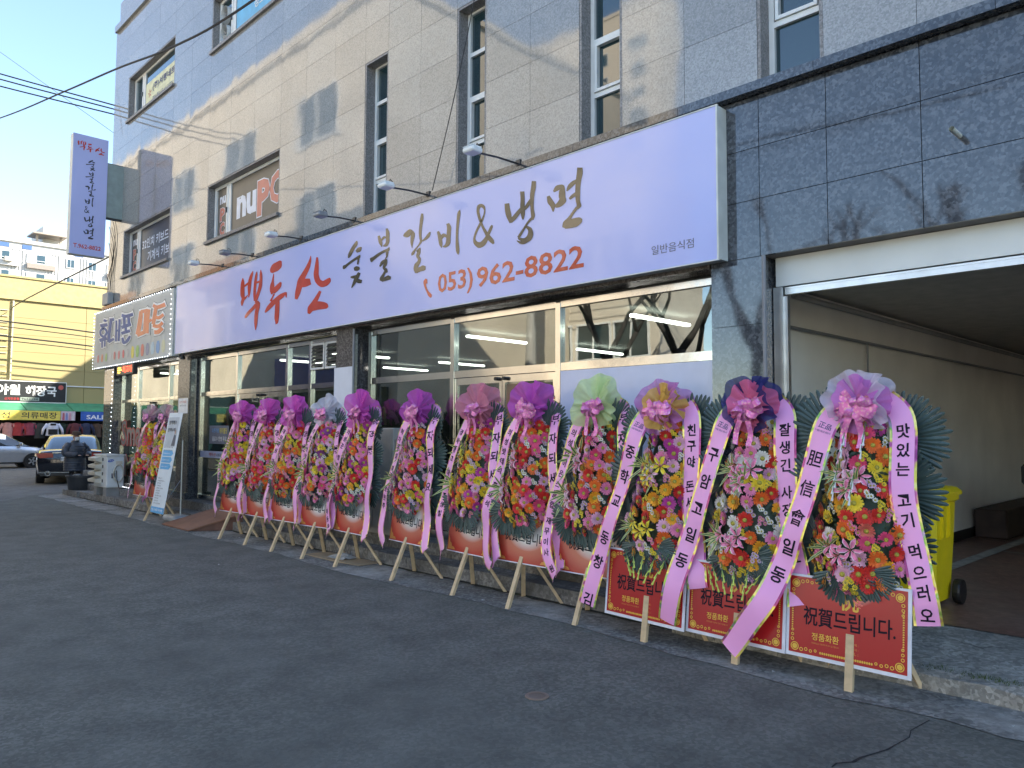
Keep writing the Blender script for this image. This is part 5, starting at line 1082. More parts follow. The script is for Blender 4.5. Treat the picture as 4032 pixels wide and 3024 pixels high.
for k in range(11): type_fit(mb, ('운영시간', '1차 예방접종 확인안내', '방문자확인', '2차 예방접종', '과태료 안내문', '방문자명부', '3차 예방접종')[k % 7], lambda u, v: fbn(.08 + u, .58 - k * .043 + v, .012), .18 + .12 * (k % 3 == 1), .024, 0)
for k in range(2): type_fit(mb, '출입시 반드시 마스크 착용', lambda u, v: fbn(.08 + u, 1.02 + .05 * (k + 1) - .0 + v, .012), .40, .022, 0)
mb.build('small_lettering', KT, bn)
mb = MB(); type_fit(mb, '안심 과태료 부과방침', lambda u, v: fbn(.05 + u, .03 + v, .012), .5, .045, .01)
for k in range(3): type_fit(mb, '예방접종 완료자', lambda u, v: fbn(.10 + u, 1.015 - k * .115 + v, .012), .3, .022, .0)
mb.build('white_lettering', WHI, bn)
# printed figure on the banner (flat print)
MB().poly([fbn(.36, 1.16, .012), fbn(.52, 1.16, .012), fbn(.50, 1.34, .012), fbn(.42, 1.36, .012)]).build('printed_figure', mat('print_dark', (.1, .11, .14)), bn)
MB().poly([fbn(.45 + .035 * math.cos(a), 1.40 + .045 * math.sin(a), .012) for a in [2 * PI * k / 10 for k in range(10)]]).build('printed_figure', mat('print_skin', (.5, .36, .3)), bn)
PST = mat('pole_steel', (.5, .52, .54), rough=.3, metal=.8)
MB().tube([(-14.25, 5.55, .08), (-14.25, 5.55, 1.45)], .016, 8).build('pole', PST, bn)
MB().tube([(-14.25, 5.55, .75), (-13.9, 5.10, .30)], .006, 5).tube([(-14.25, 5.55, 1.42), (-13.92, 5.31, 1.92)], .006, 5).build('strut', PST, bn)
MB().cbox(-14.50, -13.95, 5.32, 5.72, .012, .11, .03).build('base', mat('base_grey', (.42, .46, .50), rough=.4), bn)
# ---- yellow wheelie bin in the garage
YB = mat('bin_yellow', (.88, .68, .012), rough=.38, var=.06); 
wb = thing('wheelie_bin', 'bright yellow wheelie bin standing inside the garage opening', 'bin', (-2.37, 7.20, .2))
rows = []
for z, hx, hy in ((.04, .19, .21), (.10, .20, .22), (.55, .225, .25), (.86, .24, .27), (.88, .265, .295), (.92, .265, .295)):
    b_ = .035; rows.append([(x_, y_, z) for x_, y_ in ((-hx + b_, -hy), (hx - b_, -hy), (hx, -hy + b_), (hx, hy - b_), (hx - b_, hy), (-hx + b_, hy), (-hx, hy - b_), (-hx, -hy + b_))])
MB().loft(rows, caps=True).build('body', YB, wb)
MB().loft([[(x_ * k_, y_ * k_, z) for x_, y_ in ((-.24, -.31), (.24, -.31), (.285, -.26), (.285, .28), (.24, .31), (-.24, .31), (-.285, .28), (-.285, -.26))] for z, k_ in ((.922, 1.0), (.95, 1.0), (.985, .88), (1.0, .6))], caps=True).build('lid', YB, wb)
MB().tube([(-.2, .33, .97), (.2, .33, .97)], .016, 8).box(-.2, .2, -.325, -.29, .86, .93).build('handle', YB, wb)
for k in range(2): MB().prism([(-.29, .60), (-.285, .87), (-.255, .87), (-.245, .60)], -.13 + .2 * k, -.07 + .2 * k, 'x').build('rib', YB, wb)
for k in range(2): MB().prism([(.225, .56), (.255, .58), (.262, .86), (.238, .86)], -.14 + .17 * k, -.08 + .17 * k, 'y').build('rib', YB, wb)
for sx in (-1, 1): MB().lathe([(.06, -.03), (.1, -.03), (.105, -.015), (.105, .015), (.1, .03), (.06, .03)], 18, (sx * .265, .19, .105), 'x').build('wheel', BLACK, wb)
mb = MB(); fb_ = lambda u, v: (u, -.262 - (v - .5) * .055, v)
for k, s_ in enumerate(('폐기물', '소각')): type_fit(mb, s_, lambda u, v: fb_(-.02 + u, .66 - k * .09 + v), .18 if k == 0 else .12, .06, .02)
mb.build('lettering', KT, wb)
bench = tag(MB().cbox(-3.26, -2.86, 12.2, 15.6, .205, .60, .02).build('wooden_box', mat('dark_wood', (.05, .032, .025), rough=.6, var=.3)), 'long dark wooden box against the garage wall', 'box')
# ---- dark scooter parked in the garage, cut by the frame
sc = thing('scooter', 'dark scooter with a black top box parked deep in the garage', 'scooter', (-1.95, 11.4, .2), R(80))
MB().cbox(-.95, -.55, -.22, .22, .82, 1.12, .06).build('top_box', BLACK, sc)
rows = [[(x_, y_ * w_, z0 + (z1 - z0) * t_) for y_, t_ in ((-.15, 0), (.15, 0), (.2, .4), (.17, .85), (0, 1), (-.17, .85), (-.2, .4))] for x_, w_, z0, z1 in ((-.8, .5, .5, .68), (-.5, 1, .35, .78), (-.1, 1, .28, .74), (.15, .8, .25, .5), (.4, .8, .26, .5), (.55, .9, .3, .95), (.62, .6, .5, 1.0))]
MB().loft(rows, caps=True).build('body', mat('scooter_grey', (.03, .03, .035), rough=.25, coat=.5), sc, smooth=True, auto=40)
for xx in (-.6, .72): MB().lathe([(.1, -.05), (.22, -.05), (.25, -.02), (.25, .02), (.22, .05), (.1, .05)], 20, (xx, 0, .25), 'y').build('wheel', BLACK, sc)
MB().tube([(.5, -.32, 1.02), (.55, 0, .98), (.5, .32, 1.02)], .015, 6).build('handlebar', DARKM, sc)
MB().cbox(-.5, .12, -.14, .14, .74, .82, .04).build('seat', BLACK, sc)
# ---- small fixtures
mt = thing('meter_box', 'grey cable box with drooping wires on the granite corner above the phone shop sign', 'box', (-20.05, 5.95, 4.62), world=True)
MB().cbox(-20.28, -19.85, 5.86, 5.995, 4.63, 4.92, .015).build('case', mat('box_grey', (.36, .37, .37), rough=.5), mt)
for k in range(3): MB().tube(catmull([(-20.2 + .1 * k, 5.95, 4.92), (-20.25 + .12 * k, 5.96, 5.3), (-20.0 + .08 * k, 5.975, 5.7 + .3 * k), (-20.3, 5.97, 6.2 + .4 * k)], 4), .008, 4).build('wire', BLACK, mt)
cv = thing('road_valve_cover', 'small round rusty valve cover set in the asphalt', 'valve cover', (-3.4, 3.55, .001))
MB().lathe([(.055, 0), (.075, .0), (.075, .006), (.055, .006)], 18, caps=False).build('ring', mat('rust', (.26, .2, .16), rough=.7, metal=.3), cv); MB().lathe([(.001, .003), (.054, .004), (.054, 0)], 18).build('lid', mat('rust2', (.2, .16, .13), rough=.7, metal=.3), cv)
tag(MB().lathe([(.045, 0), (.045, .03), (.035, .07), (.01, .085)], 12, (-15.35, 5.93, 3.02)).build('dome_camera', BLACK), 'black dome camera under the end of the long sign', 'camera')
rn = random.Random(21); mb = MB()
SCR = [(-11.3, 5.3), (-6.2, 5.35), (-5.1, 5.2), (-2.3, 5.1), (-2.6, 5.05), (-1.2, 5.1), (-9.3, 4.1), (-1.6, 5.75), (-1.3, 6.0), (-11.9, 5.25), (-5.6, 5.1), (-3.0, 5.2)]
for (x_, y_) in SCR:
    a = rn.uniform(0, 6); L = rn.uniform(.010, .022); w_ = rn.uniform(.004, .009); d = Vector((math.cos(a), math.sin(a), 0)); s_ = Vector((-d.y, d.x, 0)); z_ = .016 if y_ > 4.95 else .006
    if y_ > 5.45 and x_ > -3: z_ = .16
    p = Vector((x_, y_, z_)); mb.poly([p - d * L - s_ * w_, p + d * L - s_ * w_ + Vector((0, 0, .004)), p + d * L * .8 + s_ * w_, p - d * L + s_ * w_ + Vector((0, 0, .006))])
o = mb.build('paper_scraps', mat('scrap_paper', (.55, .55, .53), rough=.8)); stuff(tag(o, 'scattered small paper scraps on the road and gutter', 'scraps'))
mb = MB()
for _ in range(420):
    cx_ = rn.choice((-2.2, -2.05, -1.72, -1.5, -1.35, -1.2, -.9)) + rn.gauss(0, .05); cy_ = 5.53 + rn.gauss(0, .035) + (cx_ + 1.7) * .02; h_ = rn.uniform(.01, .035); a = rn.uniform(0, 6.28); p = Vector((cx_, cy_, .125)); d = Vector((math.cos(a), math.sin(a), 0))
    mb.poly([p - d * .003, p + d * .003, p + d * rn.uniform(0, .02) + Vector((0, 0, h_))])
o = mb.build('moss_and_grass', mat('kerb_grass', (.07, .10, .03), rough=.8, var=.3)); stuff(tag(o, 'moss and short grass growing in the kerb cracks', 'grass'))

# ================================================================== vehicles
TYRE = mat('tyre', (.02, .02, .021), rough=.8, bump=.2); RIM = mat('alloy', (.55, .56, .57), rough=.3, metal=.8)
CGL = mat('car_glass', (.012, .018, .026), rough=.03, spec=.9, coat=.5); CHR = mat('chrome', (.75, .76, .77), rough=.08, metal=1, var=0)
RLAMP = mat('tail_lamp', (.45, .03, .02), rough=.15, coat=.8); HLAMP = mat('head_lamp', (.62, .64, .66), rough=.1, coat=.8)
def wheel(parent, p, r=.32, w=.2, spokes=5):
    t = MB().lathe([(r * .62, -w / 2), (r * .93, -w / 2), (r, -w / 2 + .03), (r, w / 2 - .03), (r * .93, w / 2), (r * .62, w / 2)], 28, axis='y', caps=False)
    o = put('wheel', t.mesh('wheel', TYRE), parent, loc=p)
    m = MB(); m.lathe([(r * .62, -w * .35), (r * .56, -w * .42), (r * .56, w * .42), (r * .62, w * .35)], 28, axis='y', caps=False)
    m.lathe([(.02, -w * .30), (r * .57, -w * .22), (r * .57, w * .22), (.02, w * .30)], 28, axis='y')
    put('rim', m.mesh('rim', BLACK), o)
    for k in range(spokes):
        a = 2 * PI * k / spokes; d = Vector((math.cos(a), 0, math.sin(a)))
        for sd in (-1, 1): MB().bar(d * .03 + Vector((0, sd * w * .36, 0)), d * r * .58 + Vector((0, sd * w * .40, 0)), .055, .02, up=(0, 1, 0)).build('spoke', RIM, o)
def car(name, label, loc, rotz, paint, L, W, body, cabin, wheels, wr, extras):
    """body stations: (x, z_bottom, z_sill, z_belt, half width); cabin stations: (x, z_base, z_top, half base, half top)"""
    t = thing(name, label, 'car', loc, rotz); rows = []
    for x, zb_, zs_, zt_, hw_ in body:
        rows.append([(x, y_ * hw_, z) for y_, z in ((-.70, zb_), (.70, zb_), (.94, zs_), (1.0, zs_ + (zt_ - zs_) * .4), (.985, zs_ + (zt_ - zs_) * .75), (.90, zt_ - .025), (.62, zt_), (0, zt_ + .018), (-.62, zt_), (-.90, zt_ - .025), (-.985, zs_ + (zt_ - zs_) * .75), (-1.0, zs_ + (zt_ - zs_) * .4), (-.94, zs_))])
    MB().loft(rows, caps=True).build('body', paint, t, smooth=True, auto=38)
    rows = [[(x, y_, z) for y_, z in ((-hb, z0), (hb, z0), (hb * .55 + ht * .45, z0 + (z1 - z0) * .55), (ht, z1 - .04), (ht * .8, z1), (0, z1 + .015), (-ht * .8, z1), (-ht, z1 - .04), (-(hb * .55 + ht * .45), z0 + (z1 - z0) * .55))] for x, z0, z1, hb, ht in cabin]
    n = len(cabin); m = MB(); k = len(rows[0])
    base = len(m.v)
    for r_ in rows: m.v += r_
    for i in range(n - 1):
        for j in range(k):
            roof = j in (3, 4, 5, 6, 7) and 1 <= i < n - 2
            m.use(1 if roof else 0); a, b = i * k + j, i * k + (j + 1) % k; m.face((a, b, b + k, a + k))
    m.use(0); m.face(list(range(k))[::-1]); m.face([(n - 1) * k + j for j in range(k)])
    m.build('cabin', [CGL, paint], t, smooth=True, auto=30)
    for (x, y_) in wheels: wheel(t, (x, y_, wr), wr)
    for x, y_ in wheels:   # dark arches
        sd = 1 if y_ > 0 else -1
        MB().lathe([(wr * 1.0, -.005), (wr * 1.16, -.005), (wr * 1.16, .005), (wr * 1.0, .005)], 24, (x, y_ + sd * .105, wr), 'y', caps=False).build('wheel_arch', BLACK, t)
    extras(t); return t
SPAINT = mat('sedan_paint', (.018, .022, .032), rough=.14, metal=.4, coat=1.0, var=.05); HPAINT = mat('silver_paint', (.50, .52, .54), rough=.25, metal=.6, coat=.8, var=.04)
def sedan_x(t):
    for sd in (-1, 1):
        rows = [[(-.018, sd * y_, z) for y_, z in ((.46, .80), (.80, .78), (.88, .84), (.86, .93), (.46, .93))], [(.16, sd * y_, z) for y_, z in ((.50, .80), (.86, .78), (.935, .84), (.925, .93), (.50, .93))]]
        MB().loft(rows, caps=True).build('tail_lamp', RLAMP, t)
        MB().lathe([(.05, -.02), (.075, -.02), (.075, .02), (.05, .02)], 14, (.0, sd * .58, .33), 'x', caps=False).build('exhaust', CHR, t)
    MB().box(-.035, -.005, -.48, .48, .925, .95).build('trim', CHR, t)
    MB().box(-.02, .02, -.80, .80, .345, .368).build('bumper_trim', CHR, t)
    MB().box(-.012, .03, -.78, .78, .26, .40).build('diffuser', BLACK, t)
    pl = MB().box(-.045, -.03, -.26, .26, .70, .81).build('number_plate', WHI, t)
    mb = MB(); type_fit(mb, '145수 2438'[:6], lambda u, v: (-.048, .24 - u, .725 + v), .32, .06, .02); mb.build('plate_lettering', KT, pl)
    m = MB(); ring = [( -.04, .05 * math.cos(2 * PI * k / 16), .985 + .05 * math.sin(2 * PI * k / 16)) for k in range(17)]
    m.tube(ring, .006, 5, caps=False)
    for k in range(3): a = PI / 2 + 2 * PI * k / 3; m.bar((-.04, 0, .985), (-.04, .048 * math.cos(a), .985 + .048 * math.sin(a)), .008)
    m.build('badge', CHR, t)
car('dark_sedan', 'dark blue sedan seen from behind at the corner, roof mirroring the yellow wall', (-25.7, 6.74, 0), R(164), SPAINT, 4.8, 1.82,
    [(0, .30, .42, .90, .80), (.04, .26, .36, .98, .86), (.25, .22, .30, 1.03, .905), (.9, .20, .28, 1.02, .915), (2.2, .2, .27, .98, .915), (3.3, .2, .27, .95, .91), (4.2, .22, .30, .86, .88), (4.65, .26, .36, .74, .78), (4.8, .32, .42, .62, .62)],
    [(.50, 1.02, 1.03, .70, .66), (1.30, 1.0, 1.36, .80, .62), (1.8, .99, 1.45, .82, .64), (2.5, .98, 1.46, .82, .65), (3.0, .97, 1.36, .81, .63), (3.75, .95, .97, .74, .66)], [(.95, -.80), (.95, .80), (3.8, -.80), (3.8, .80)], .335, sedan_x)
def hatch_x(t):
    for sd in (-1, 1):
        MB().loft([[(3.28, sd * y_, z) for y_, z in ((.55, .72), (.74, .70), (.79, .82), (.74, .86))], [(3.58, sd * y_, z) for y_, z in ((.42, .62), (.60, .62), (.64, .74), (.56, .78))]], caps=True).build('head_lamp', HLAMP, t)
        MB().cbox(2.42, 2.56, sd * .86 - .07, sd * .86 + .07, .93, 1.07, .03).build('mirror', HPAINT, t)
        MB().box(1.2, 1.34, sd * .815 - .008, sd * .815 + .008, .80, .83).build('door_handle', HPAINT, t)
        MB().lathe([(.01, 0), (.07, .0), (.07, .02)], 12, (3.55, sd * .55, .42), 'x').build('fog_lamp', BLACK, t)
    MB().box(3.55, 3.64, -.36, .36, .30, .46).build('grille', BLACK, t)
car('silver_hatchback', 'small silver hatchback crossing in front of the clothes stall', (-37.95, 5.35, 0), PI / 2, HPAINT, 3.6, 1.6,
    [(0, .30, .40, .85, .70), (.08, .24, .32, .95, .78), (.5, .2, .27, .98, .80), (1.6, .2, .26, .95, .80), (2.5, .2, .26, .93, .80), (3.0, .22, .28, .88, .78), (3.4, .24, .30, .76, .70), (3.55, .28, .34, .62, .56), (3.62, .34, .40, .52, .40)],
    [(.02, .95, 1.0, .64, .60), (.25, .95, 1.38, .70, .56), (.9, .95, 1.47, .72, .58), (1.6, .94, 1.48, .72, .58), (2.0, .93, 1.40, .71, .57), (2.85, .90, .92, .66, .6)], [(.62, -.72), (.62, .72), (2.95, -.72), (2.95, .72)], .29, hatch_x)

# ================================================================== person at the corner
def make_person():
    t = thing('person', 'person in a dark quilted coat, brown hat and white mask standing behind the black tub', 'person', (-22.42, 5.98, .0), R(105))
    me = bpy.data.meshes.new('body'); V = []; E_ = []; RD = []
    def vtx(p, r, par=None):
        V.append(p); RD.append(r)
        if par is not None: E_.append((par, len(V) - 1))
        return len(V) - 1
    pel = vtx((0, 0, .82), (.135, .10)); wa = vtx((0, .01, .98), (.13, .095), pel); ch = vtx((0, .01, 1.18), (.15, .10), wa); nk = vtx((0, 0, 1.31), (.055, .055), ch); hd0 = vtx((0, -.015, 1.38), (.07, .08), nk); hd1 = vtx((0, -.015, 1.47), (.075, .092), hd0); vtx((0, 0, 1.54), (.05, .06), hd1)
    for sx in (-1, 1):
        h = vtx((sx * .085, 0, .76), (.085, .085), pel); k = vtx((sx * .09, -.02, .42), (.06, .06), h); a = vtx((sx * .09, .01, .08), (.042, .045), k); vtx((sx * .09, -.13, .035), (.04, .03), a)
        sh = vtx((sx * .165, .01, 1.235), (.055, .055), ch); el = vtx((sx * .27, -.07, 1.02), (.045, .045), sh); wr_ = vtx((sx * .12, -.27, .98), (.03, .03), el); pm = vtx((sx * .10, -.33, .97), (.034, .020), wr_)
        for f_ in range(5):
            o_ = (f_ - 2) * .016; b = vtx((sx * .10 + o_, -.375 + abs(f_ - 1.7) * .008, .968), (.0085, .0085), pm); vtx((sx * .10 + o_ * 1.1, -.405 + abs(f_ - 1.7) * .01, .952), (.0075, .0075), b)
    me.from_pydata(V, E_, []); ob = bpy.data.objects.new('body', me); col.objects.link(ob)
    sk = ob.modifiers.new('skin', 'SKIN'); sb = ob.modifiers.new('sub', 'SUBSURF'); sb.levels = 1
    for i, r_ in enumerate(RD): me.skin_vertices[0].data[i].radius = r_
    me.skin_vertices[0].data[0].use_root = True
    m2 = bpy.data.meshes.new_from_object(ob.evaluated_get(bpy.context.evaluated_depsgraph_get())); bpy.data.objects.remove(ob)
    m2.materials.clear(); m2.materials.append(mat('trousers_dark', (.012, .012, .014), rough=.8)); m2.materials.append(mat('skin', (.55, .33, .24), rough=.55))
    for p in m2.polygons:
        p.material_index = 1 if p.center.z > 1.33 or (p.center.y < -.27 and p.center.z > .9) else 0; p.use_smooth = True
    put('body', m2, t)
    COAT = mat('quilted_coat', (.055, .06, .075), rough=.45, var=.15, vscale=10)
    rows = []; n = 20
    prof = [(.55, .26, .21), (.75, .265, .215), (.95, .25, .20), (1.12, .245, .185), (1.22, .20, .15), (1.29, .10, .085), (1.33, .075, .075)]
    for i in range(70):
        z = .55 + .78 * i / 69
        for (a, wx, wy), (b, vx, vy) in zip(prof, prof[1:]):
            if a <= z <= b: q = (z - a) / (b - a); X_, Y_ = wx + (vx - wx) * q, wy + (vy - wy) * q
        puff = .012 * abs(math.sin(PI * (z - .55) / .062)) ** .6
        rows.append([((X_ + puff) * math.cos(2 * PI * j / n), (Y_ + puff) * math.sin(2 * PI * j / n) + .005, z) for j in range(n)])
    MB().loft(rows, caps=True).build('coat', COAT, t, smooth=True)
    for sx in (-1, 1):
        p = catmull([(sx * .16, .01, 1.23), (sx * .27, -.02, 1.12), (sx * .29, -.08, 1.0), (sx * .21, -.22, .985), (sx * .13, -.30, .98)], 7)
        MB().tube(p, [(.095 - .035 * i / len(p)) + .008 * abs(math.sin(i * .8)) for i in range(len(p))], 12).build('sleeve', COAT, t, smooth=True)
        MB().tube([(sx * .12, -.25, .98), (sx * .105, -.31, .972), (sx * .10, -.36, .965)], [.04, .042, .03], 10).build('glove', mat('glove_black', (.015, .015, .017)), t, smooth=True)
        MB().cbox(sx * .09 - .045, sx * .09 + .045, -.17, .07, .0, .075, .02).build('shoe', mat('shoe_dark', (.03, .03, .03)), t)
    MB().lathe([(.115, -.0), (.125, .012), (.105, .02), (.10, .055), (.092, .10), (.05, .118), (.005, .12)], 20, (0, -.01, 1.475)).build('hat', mat('brown_felt', (.10, .062, .045), rough=.9, bump=.3), t, smooth=True, auto=50)
    MB().loft([[(.062 * math.cos(R(a)), -.045 - .065 * math.sin(R(a)) - b_, z) for a in range(0, 181, 20)] for z, b_ in ((1.345, .0), (1.38, .016), (1.41, .020), (1.435, .008))], closed=False).build('mask', mat('mask_white', (.75, .75, .74), rough=.7), t, smooth=True)
    for sx in (-1, 1): MB().lathe([(.006, 0), (.005, -.004)], 8, (sx * .03, -.105, 1.452), 'y').build('eye', BLACK, t); MB().lathe([(.004, -.008), (.02, 0), (.004, .008)], 8, (sx * .082, -.005, 1.43), 'x').build('ear', MATS['skin'], t)
    MB().lathe([(.10, .0), (.108, .02), (.085, .08)], 14, (0, .02, 1.27)).build('collar', COAT, t, smooth=True)
make_person()
# ================================================================== across the street (mirrored in the stone and glass)
def plain_building(name, label, x0, x1, y0, y1, h, wall_m, wins, face='+y', roof=None, parapet=.5):
    b = thing(name, label, 'building', ((x0 + x1) / 2, (y0 + y1) / 2, 0), world=True)
    MB().box(x0, x1, y0, y1, -.02, h).build('wall', wall_m, b)
    MB().box(x0 - .12, x1 + .12, y0 - .12, y1 + .12, h, h + .18).box(x0, x1, y1 - .2, y1, h + .18, h + parapet).build('roof', roof or wall_m, b)
    for (cx, cz, w, hh) in wins:
        if face == '+y':
            wd = MB().box(cx - w / 2, cx - w / 2 + .07, y1 - .02, y1 + .06, cz - hh / 2, cz + hh / 2).box(cx + w / 2 - .07, cx + w / 2, y1 - .02, y1 + .06, cz - hh / 2, cz + hh / 2) \
                .box(cx - w / 2 + .07, cx + w / 2 - .07, y1 - .02, y1 + .06, cz - hh / 2, cz - hh / 2 + .07).box(cx - w / 2 + .07, cx + w / 2 - .07, y1 - .02, y1 + .06, cz + hh / 2 - .07, cz + hh / 2) \
                .box(cx - .035, cx + .035, y1 - .02, y1 + .05, cz - hh / 2 + .07, cz + hh / 2 - .07).build('window', WHITE, b)
            MB().box(cx - w / 2 + .07, cx + w / 2 - .07, y1 + .004, y1 + .02, cz - hh / 2 + .07, cz + hh / 2 - .07).build('pane', PANE, wd)
        else:
            wd = MB().box(x1 - .02, x1 + .06, cx - w / 2, cx - w / 2 + .1, cz - hh / 2, cz + hh / 2).box(x1 - .02, x1 + .06, cx + w / 2 - .1, cx + w / 2, cz - hh / 2, cz + hh / 2) \
                .box(x1 - .02, x1 + .06, cx - w / 2 + .1, cx + w / 2 - .1, cz - hh / 2, cz - hh / 2 + .1).box(x1 - .02, x1 + .06, cx - w / 2 + .1, cx + w / 2 - .1, cz + hh / 2 - .1, cz + hh / 2) \
                .box(x1 - .02, x1 + .05, cx - .05, cx + .05, cz - hh / 2 + .1, cz + hh / 2 - .1).build('window', WHITE, b)
            MB().box(x1 + .004, x1 + .02, cx - w / 2 + .1, cx + w / 2 - .1, cz - hh / 2 + .1, cz + hh / 2 - .1).build('pane', PANE, wd)
    return b
rr2 = random.Random(5)
w1 = [(x, z, 2.6, 1.7) for x in (-44, -38.5, -33, -27.5, -22) for z in (5.4, 8.6, 11.8)]
cb = plain_building('cream_building', 'tall sunlit cream building across the street, mirrored in the polished granite', -47, -18.0, -12, -.6, 14.6, CREAM, w1)
for x in (-38.5, -27.5): MB().box(x - 1.7, x + 1.7, -.6, .1, 6.9, 7.05).box(x - 1.7, x + 1.7, .02, .1, 7.05, 7.9).build('balcony', mat('balcony_wood', (.4, .22, .1)), cb)
MB().box(-25, -19, -.58, -.42, 3.1, 4.1).build('shop_board', mat('blue_board', (.05, .07, .28), rough=.4), cb)
MB().box(-46, -18.4, -.58, -.5, .1, 2.9).build('shopfront', PANE, cb)
w2 = [(x, z, 1.5, 1.3) for x in (-18.6, -16.9, -15.3) for z in (1.9, 4.7, 7.5)]
plain_building('beige_house', 'beige rendered house with small windows across the street, mirrored in the shop windows', -20.0, -14.2, -10.6, -8, 9.4, BEIGE, w2)
w3 = [(x, 1.9, 1.6, 1.4) for x in (-8.6, -5.5, -2.5, 1, 4, 7)]
lh = plain_building('low_house', 'low house with a dark pitched roof and a wall paled to bounce sunlight across the street, mirrored in the shop windows', -10.6, 9, -20, -10.5, 4.3, mat('bounce_render', (.80, .74, .64), rough=.85), w3, roof=ROOFD)  # wall made pale to bounce sunlight onto the shopfronts
MB().prism([(-11.0, 4.5), (-3.5, 5.9), (9.4, 4.5)], -20.3, -10.2).build('gable_roof', ROOFD, lh)
w4 = [(x, z, 2.8, 1.6) for x in range(-95, -51, 6) for z in range(5, 50, 3)]
plain_building('apartment_tower', 'tall sunlit apartment block far across the street, mirrored in the granite', -98, -50, -64, -60, 52, mat('tower_wall', (.74, .64, .5), rough=.8), w4)
w5 = [(x, z, 2.4, 1.5) for x in range(-126, -104, 5) for z in range(6, 48, 3)]
plain_building('red_apartment', 'cream and red apartment block far across the street, mirrored in the granite', -130, -100, -70, -58, 52, mat('red_tower', (.6, .36, .28), rough=.8), w5)
# unseen block added behind ours, sized for the shade it casts
plain_building('shade_block', 'unseen plain block added behind the granite corner building to cast shade', -36, 40, 27.5, 46, 17.4, BEIGE, [])

BARK = mat('bark', (.035, .03, .026), rough=.9, var=.3, vscale=5, bump=.5, bscale=12)
def bare_tree(loc, h, seed, label):
    rn = random.Random(seed); t = thing('bare_tree', label, 'tree', loc, group='bare street trees')
    MB().tube([(0, 0, -.05), (.03, .02, h * .2), (-.04, .05, h * .38), (0, 0, h * .5)], [.17, .14, .125, .12], 9).build('trunk', BARK, t, smooth=True)
    m = MB()
    def grow(p, d, L, r, n):
        q = p + d * L; mid = p + d * L * .5 + Vector((rn.uniform(-.08, .08), rn.uniform(-.08, .08), 0)) * L
        m.tube([p, mid, q], [r, r * .85, r * .7], 6)
        if n == 0: return
        for _ in range(rn.choice((2, 2, 3))):
            e = (d + Vector((rn.uniform(-.8, .8), rn.uniform(-.8, .8), rn.uniform(.0, .5)))).normalized()
            grow(q, e, L * rn.uniform(.55, .8), r * .6, n - 1)
    for i in range(4):
        a = i * 1.6 + rn.uniform(-.3, .3); grow(Vector((0, 0, h * (.4 + .03 * i))), Vector((math.cos(a) * .55, math.sin(a) * .55, .85)).normalized(), h * .2, .085, 2)
    m.build('crown', BARK, t, smooth=True)
for i, (x, y, h, sd_, lab) in enumerate(((-13.3, -4.3, 7.6, 1, 'the large shop window, left branch pair'), (-10.8, -4.0, 7.4, 2, 'the shop window beside the dark pillar'), (-8.4, -3.8, 7.8, 4, 'the dark stone pillar'), (-5.6, -3.9, 7.6, 6, 'the dark stone over the garage'), (-3.6, -4.1, 7.8, 8, 'the dark stone beside the drain spout'))):
    bare_tree((x, y, 0), h, sd_, 'bare pruned street tree across the road, mirrored in ' + lab)
pole = thing('utility_pole', 'concrete utility pole across the street, mirrored in the granite', 'pole', (-16.6, -4.6, 0))
MB().lathe([(.19, -.05), (.12, 11)], 12).build('shaft', mat('pole_concrete', (.42, .4, .36)), pole)
for z in (9.2, 10.1): MB().box(-.9, .9, -.05, .05, z, z + .09).build('crossarm', DARKM, pole)
CABLE = mat('cable_black', (.012, .012, .014), rough=.6)
def cable(a, b, sag, r, label):
    a, b = Vector(a), Vector(b); pts = [a.lerp(b, i / 20) - Vector((0, 0, sag * 4 * (i / 20) * (1 - i / 20))) for i in range(21)]
    return tag(MB().tube(pts, r, 5).build('overhead_cable', CABLE), label, 'cable', 'overhead cables')
for i, z in enumerate((9.25, 9.3, 10.2)): cable((-60, -4.6 + i * .4, z), (30, -4.6 + i * .4, z), 1.0, .016, ('lowest', 'middle', 'highest')[i] + ' cable along the far side of the street, mirrored in the granite')
# ================================================================== beyond the cross street
XY = -44.0
YW = mat('yellow_cladding', (.40, .335, .15), rough=.6, var=.05, vscale=.5)
yb_ = thing('yellow_building', 'yellow clad market building at the end of the street with a green awning', 'building', (XY - 5, 14, 0), world=True)
MB().box(XY - 12, XY - .06, 1, 34, -.02, 8.9).build('wall', mat('yellow_core', (.5, .36, .08)), yb_)
for j in range(6):
    for i in range(6): block('cladding_panel', YW, yb_, XY - .06, XY, 1.02 + i * 5.5, 1.0 + (i + 1) * 5.5, 2.9 + j * .84 + .012, 2.9 + (j + 1) * .84, 0)
MB().box(XY - 1, XY + .10, 1, 34, 7.96, 9.05).box(XY - 1, XY + .16, 1, 34, 9.05, 9.14).build('parapet', mat('yellow_sunlit_parapet', (.44, .365, .165), rough=.65), yb_)  # parapet colour lifted above the cladding to look sunlit
MB().box(XY, XY + .05, 1, 34, 3.78, 3.84).build('gutter', WHITE, yb_)
MB().tube([(XY + .06, 8.72, 3.9), (XY + .06, 8.72, 7.9)], .04, 8).build('downpipe', mat('cream_pipe', (.7, .65, .45)), yb_)
for k in range(12): MB().box(XY + .01, XY + .05, 7.9, 8.55, 4.1 + k * .3, 4.13 + k * .3).build('ladder_rung', mat('cream_pipe', (.7, .65, .45)), yb_)
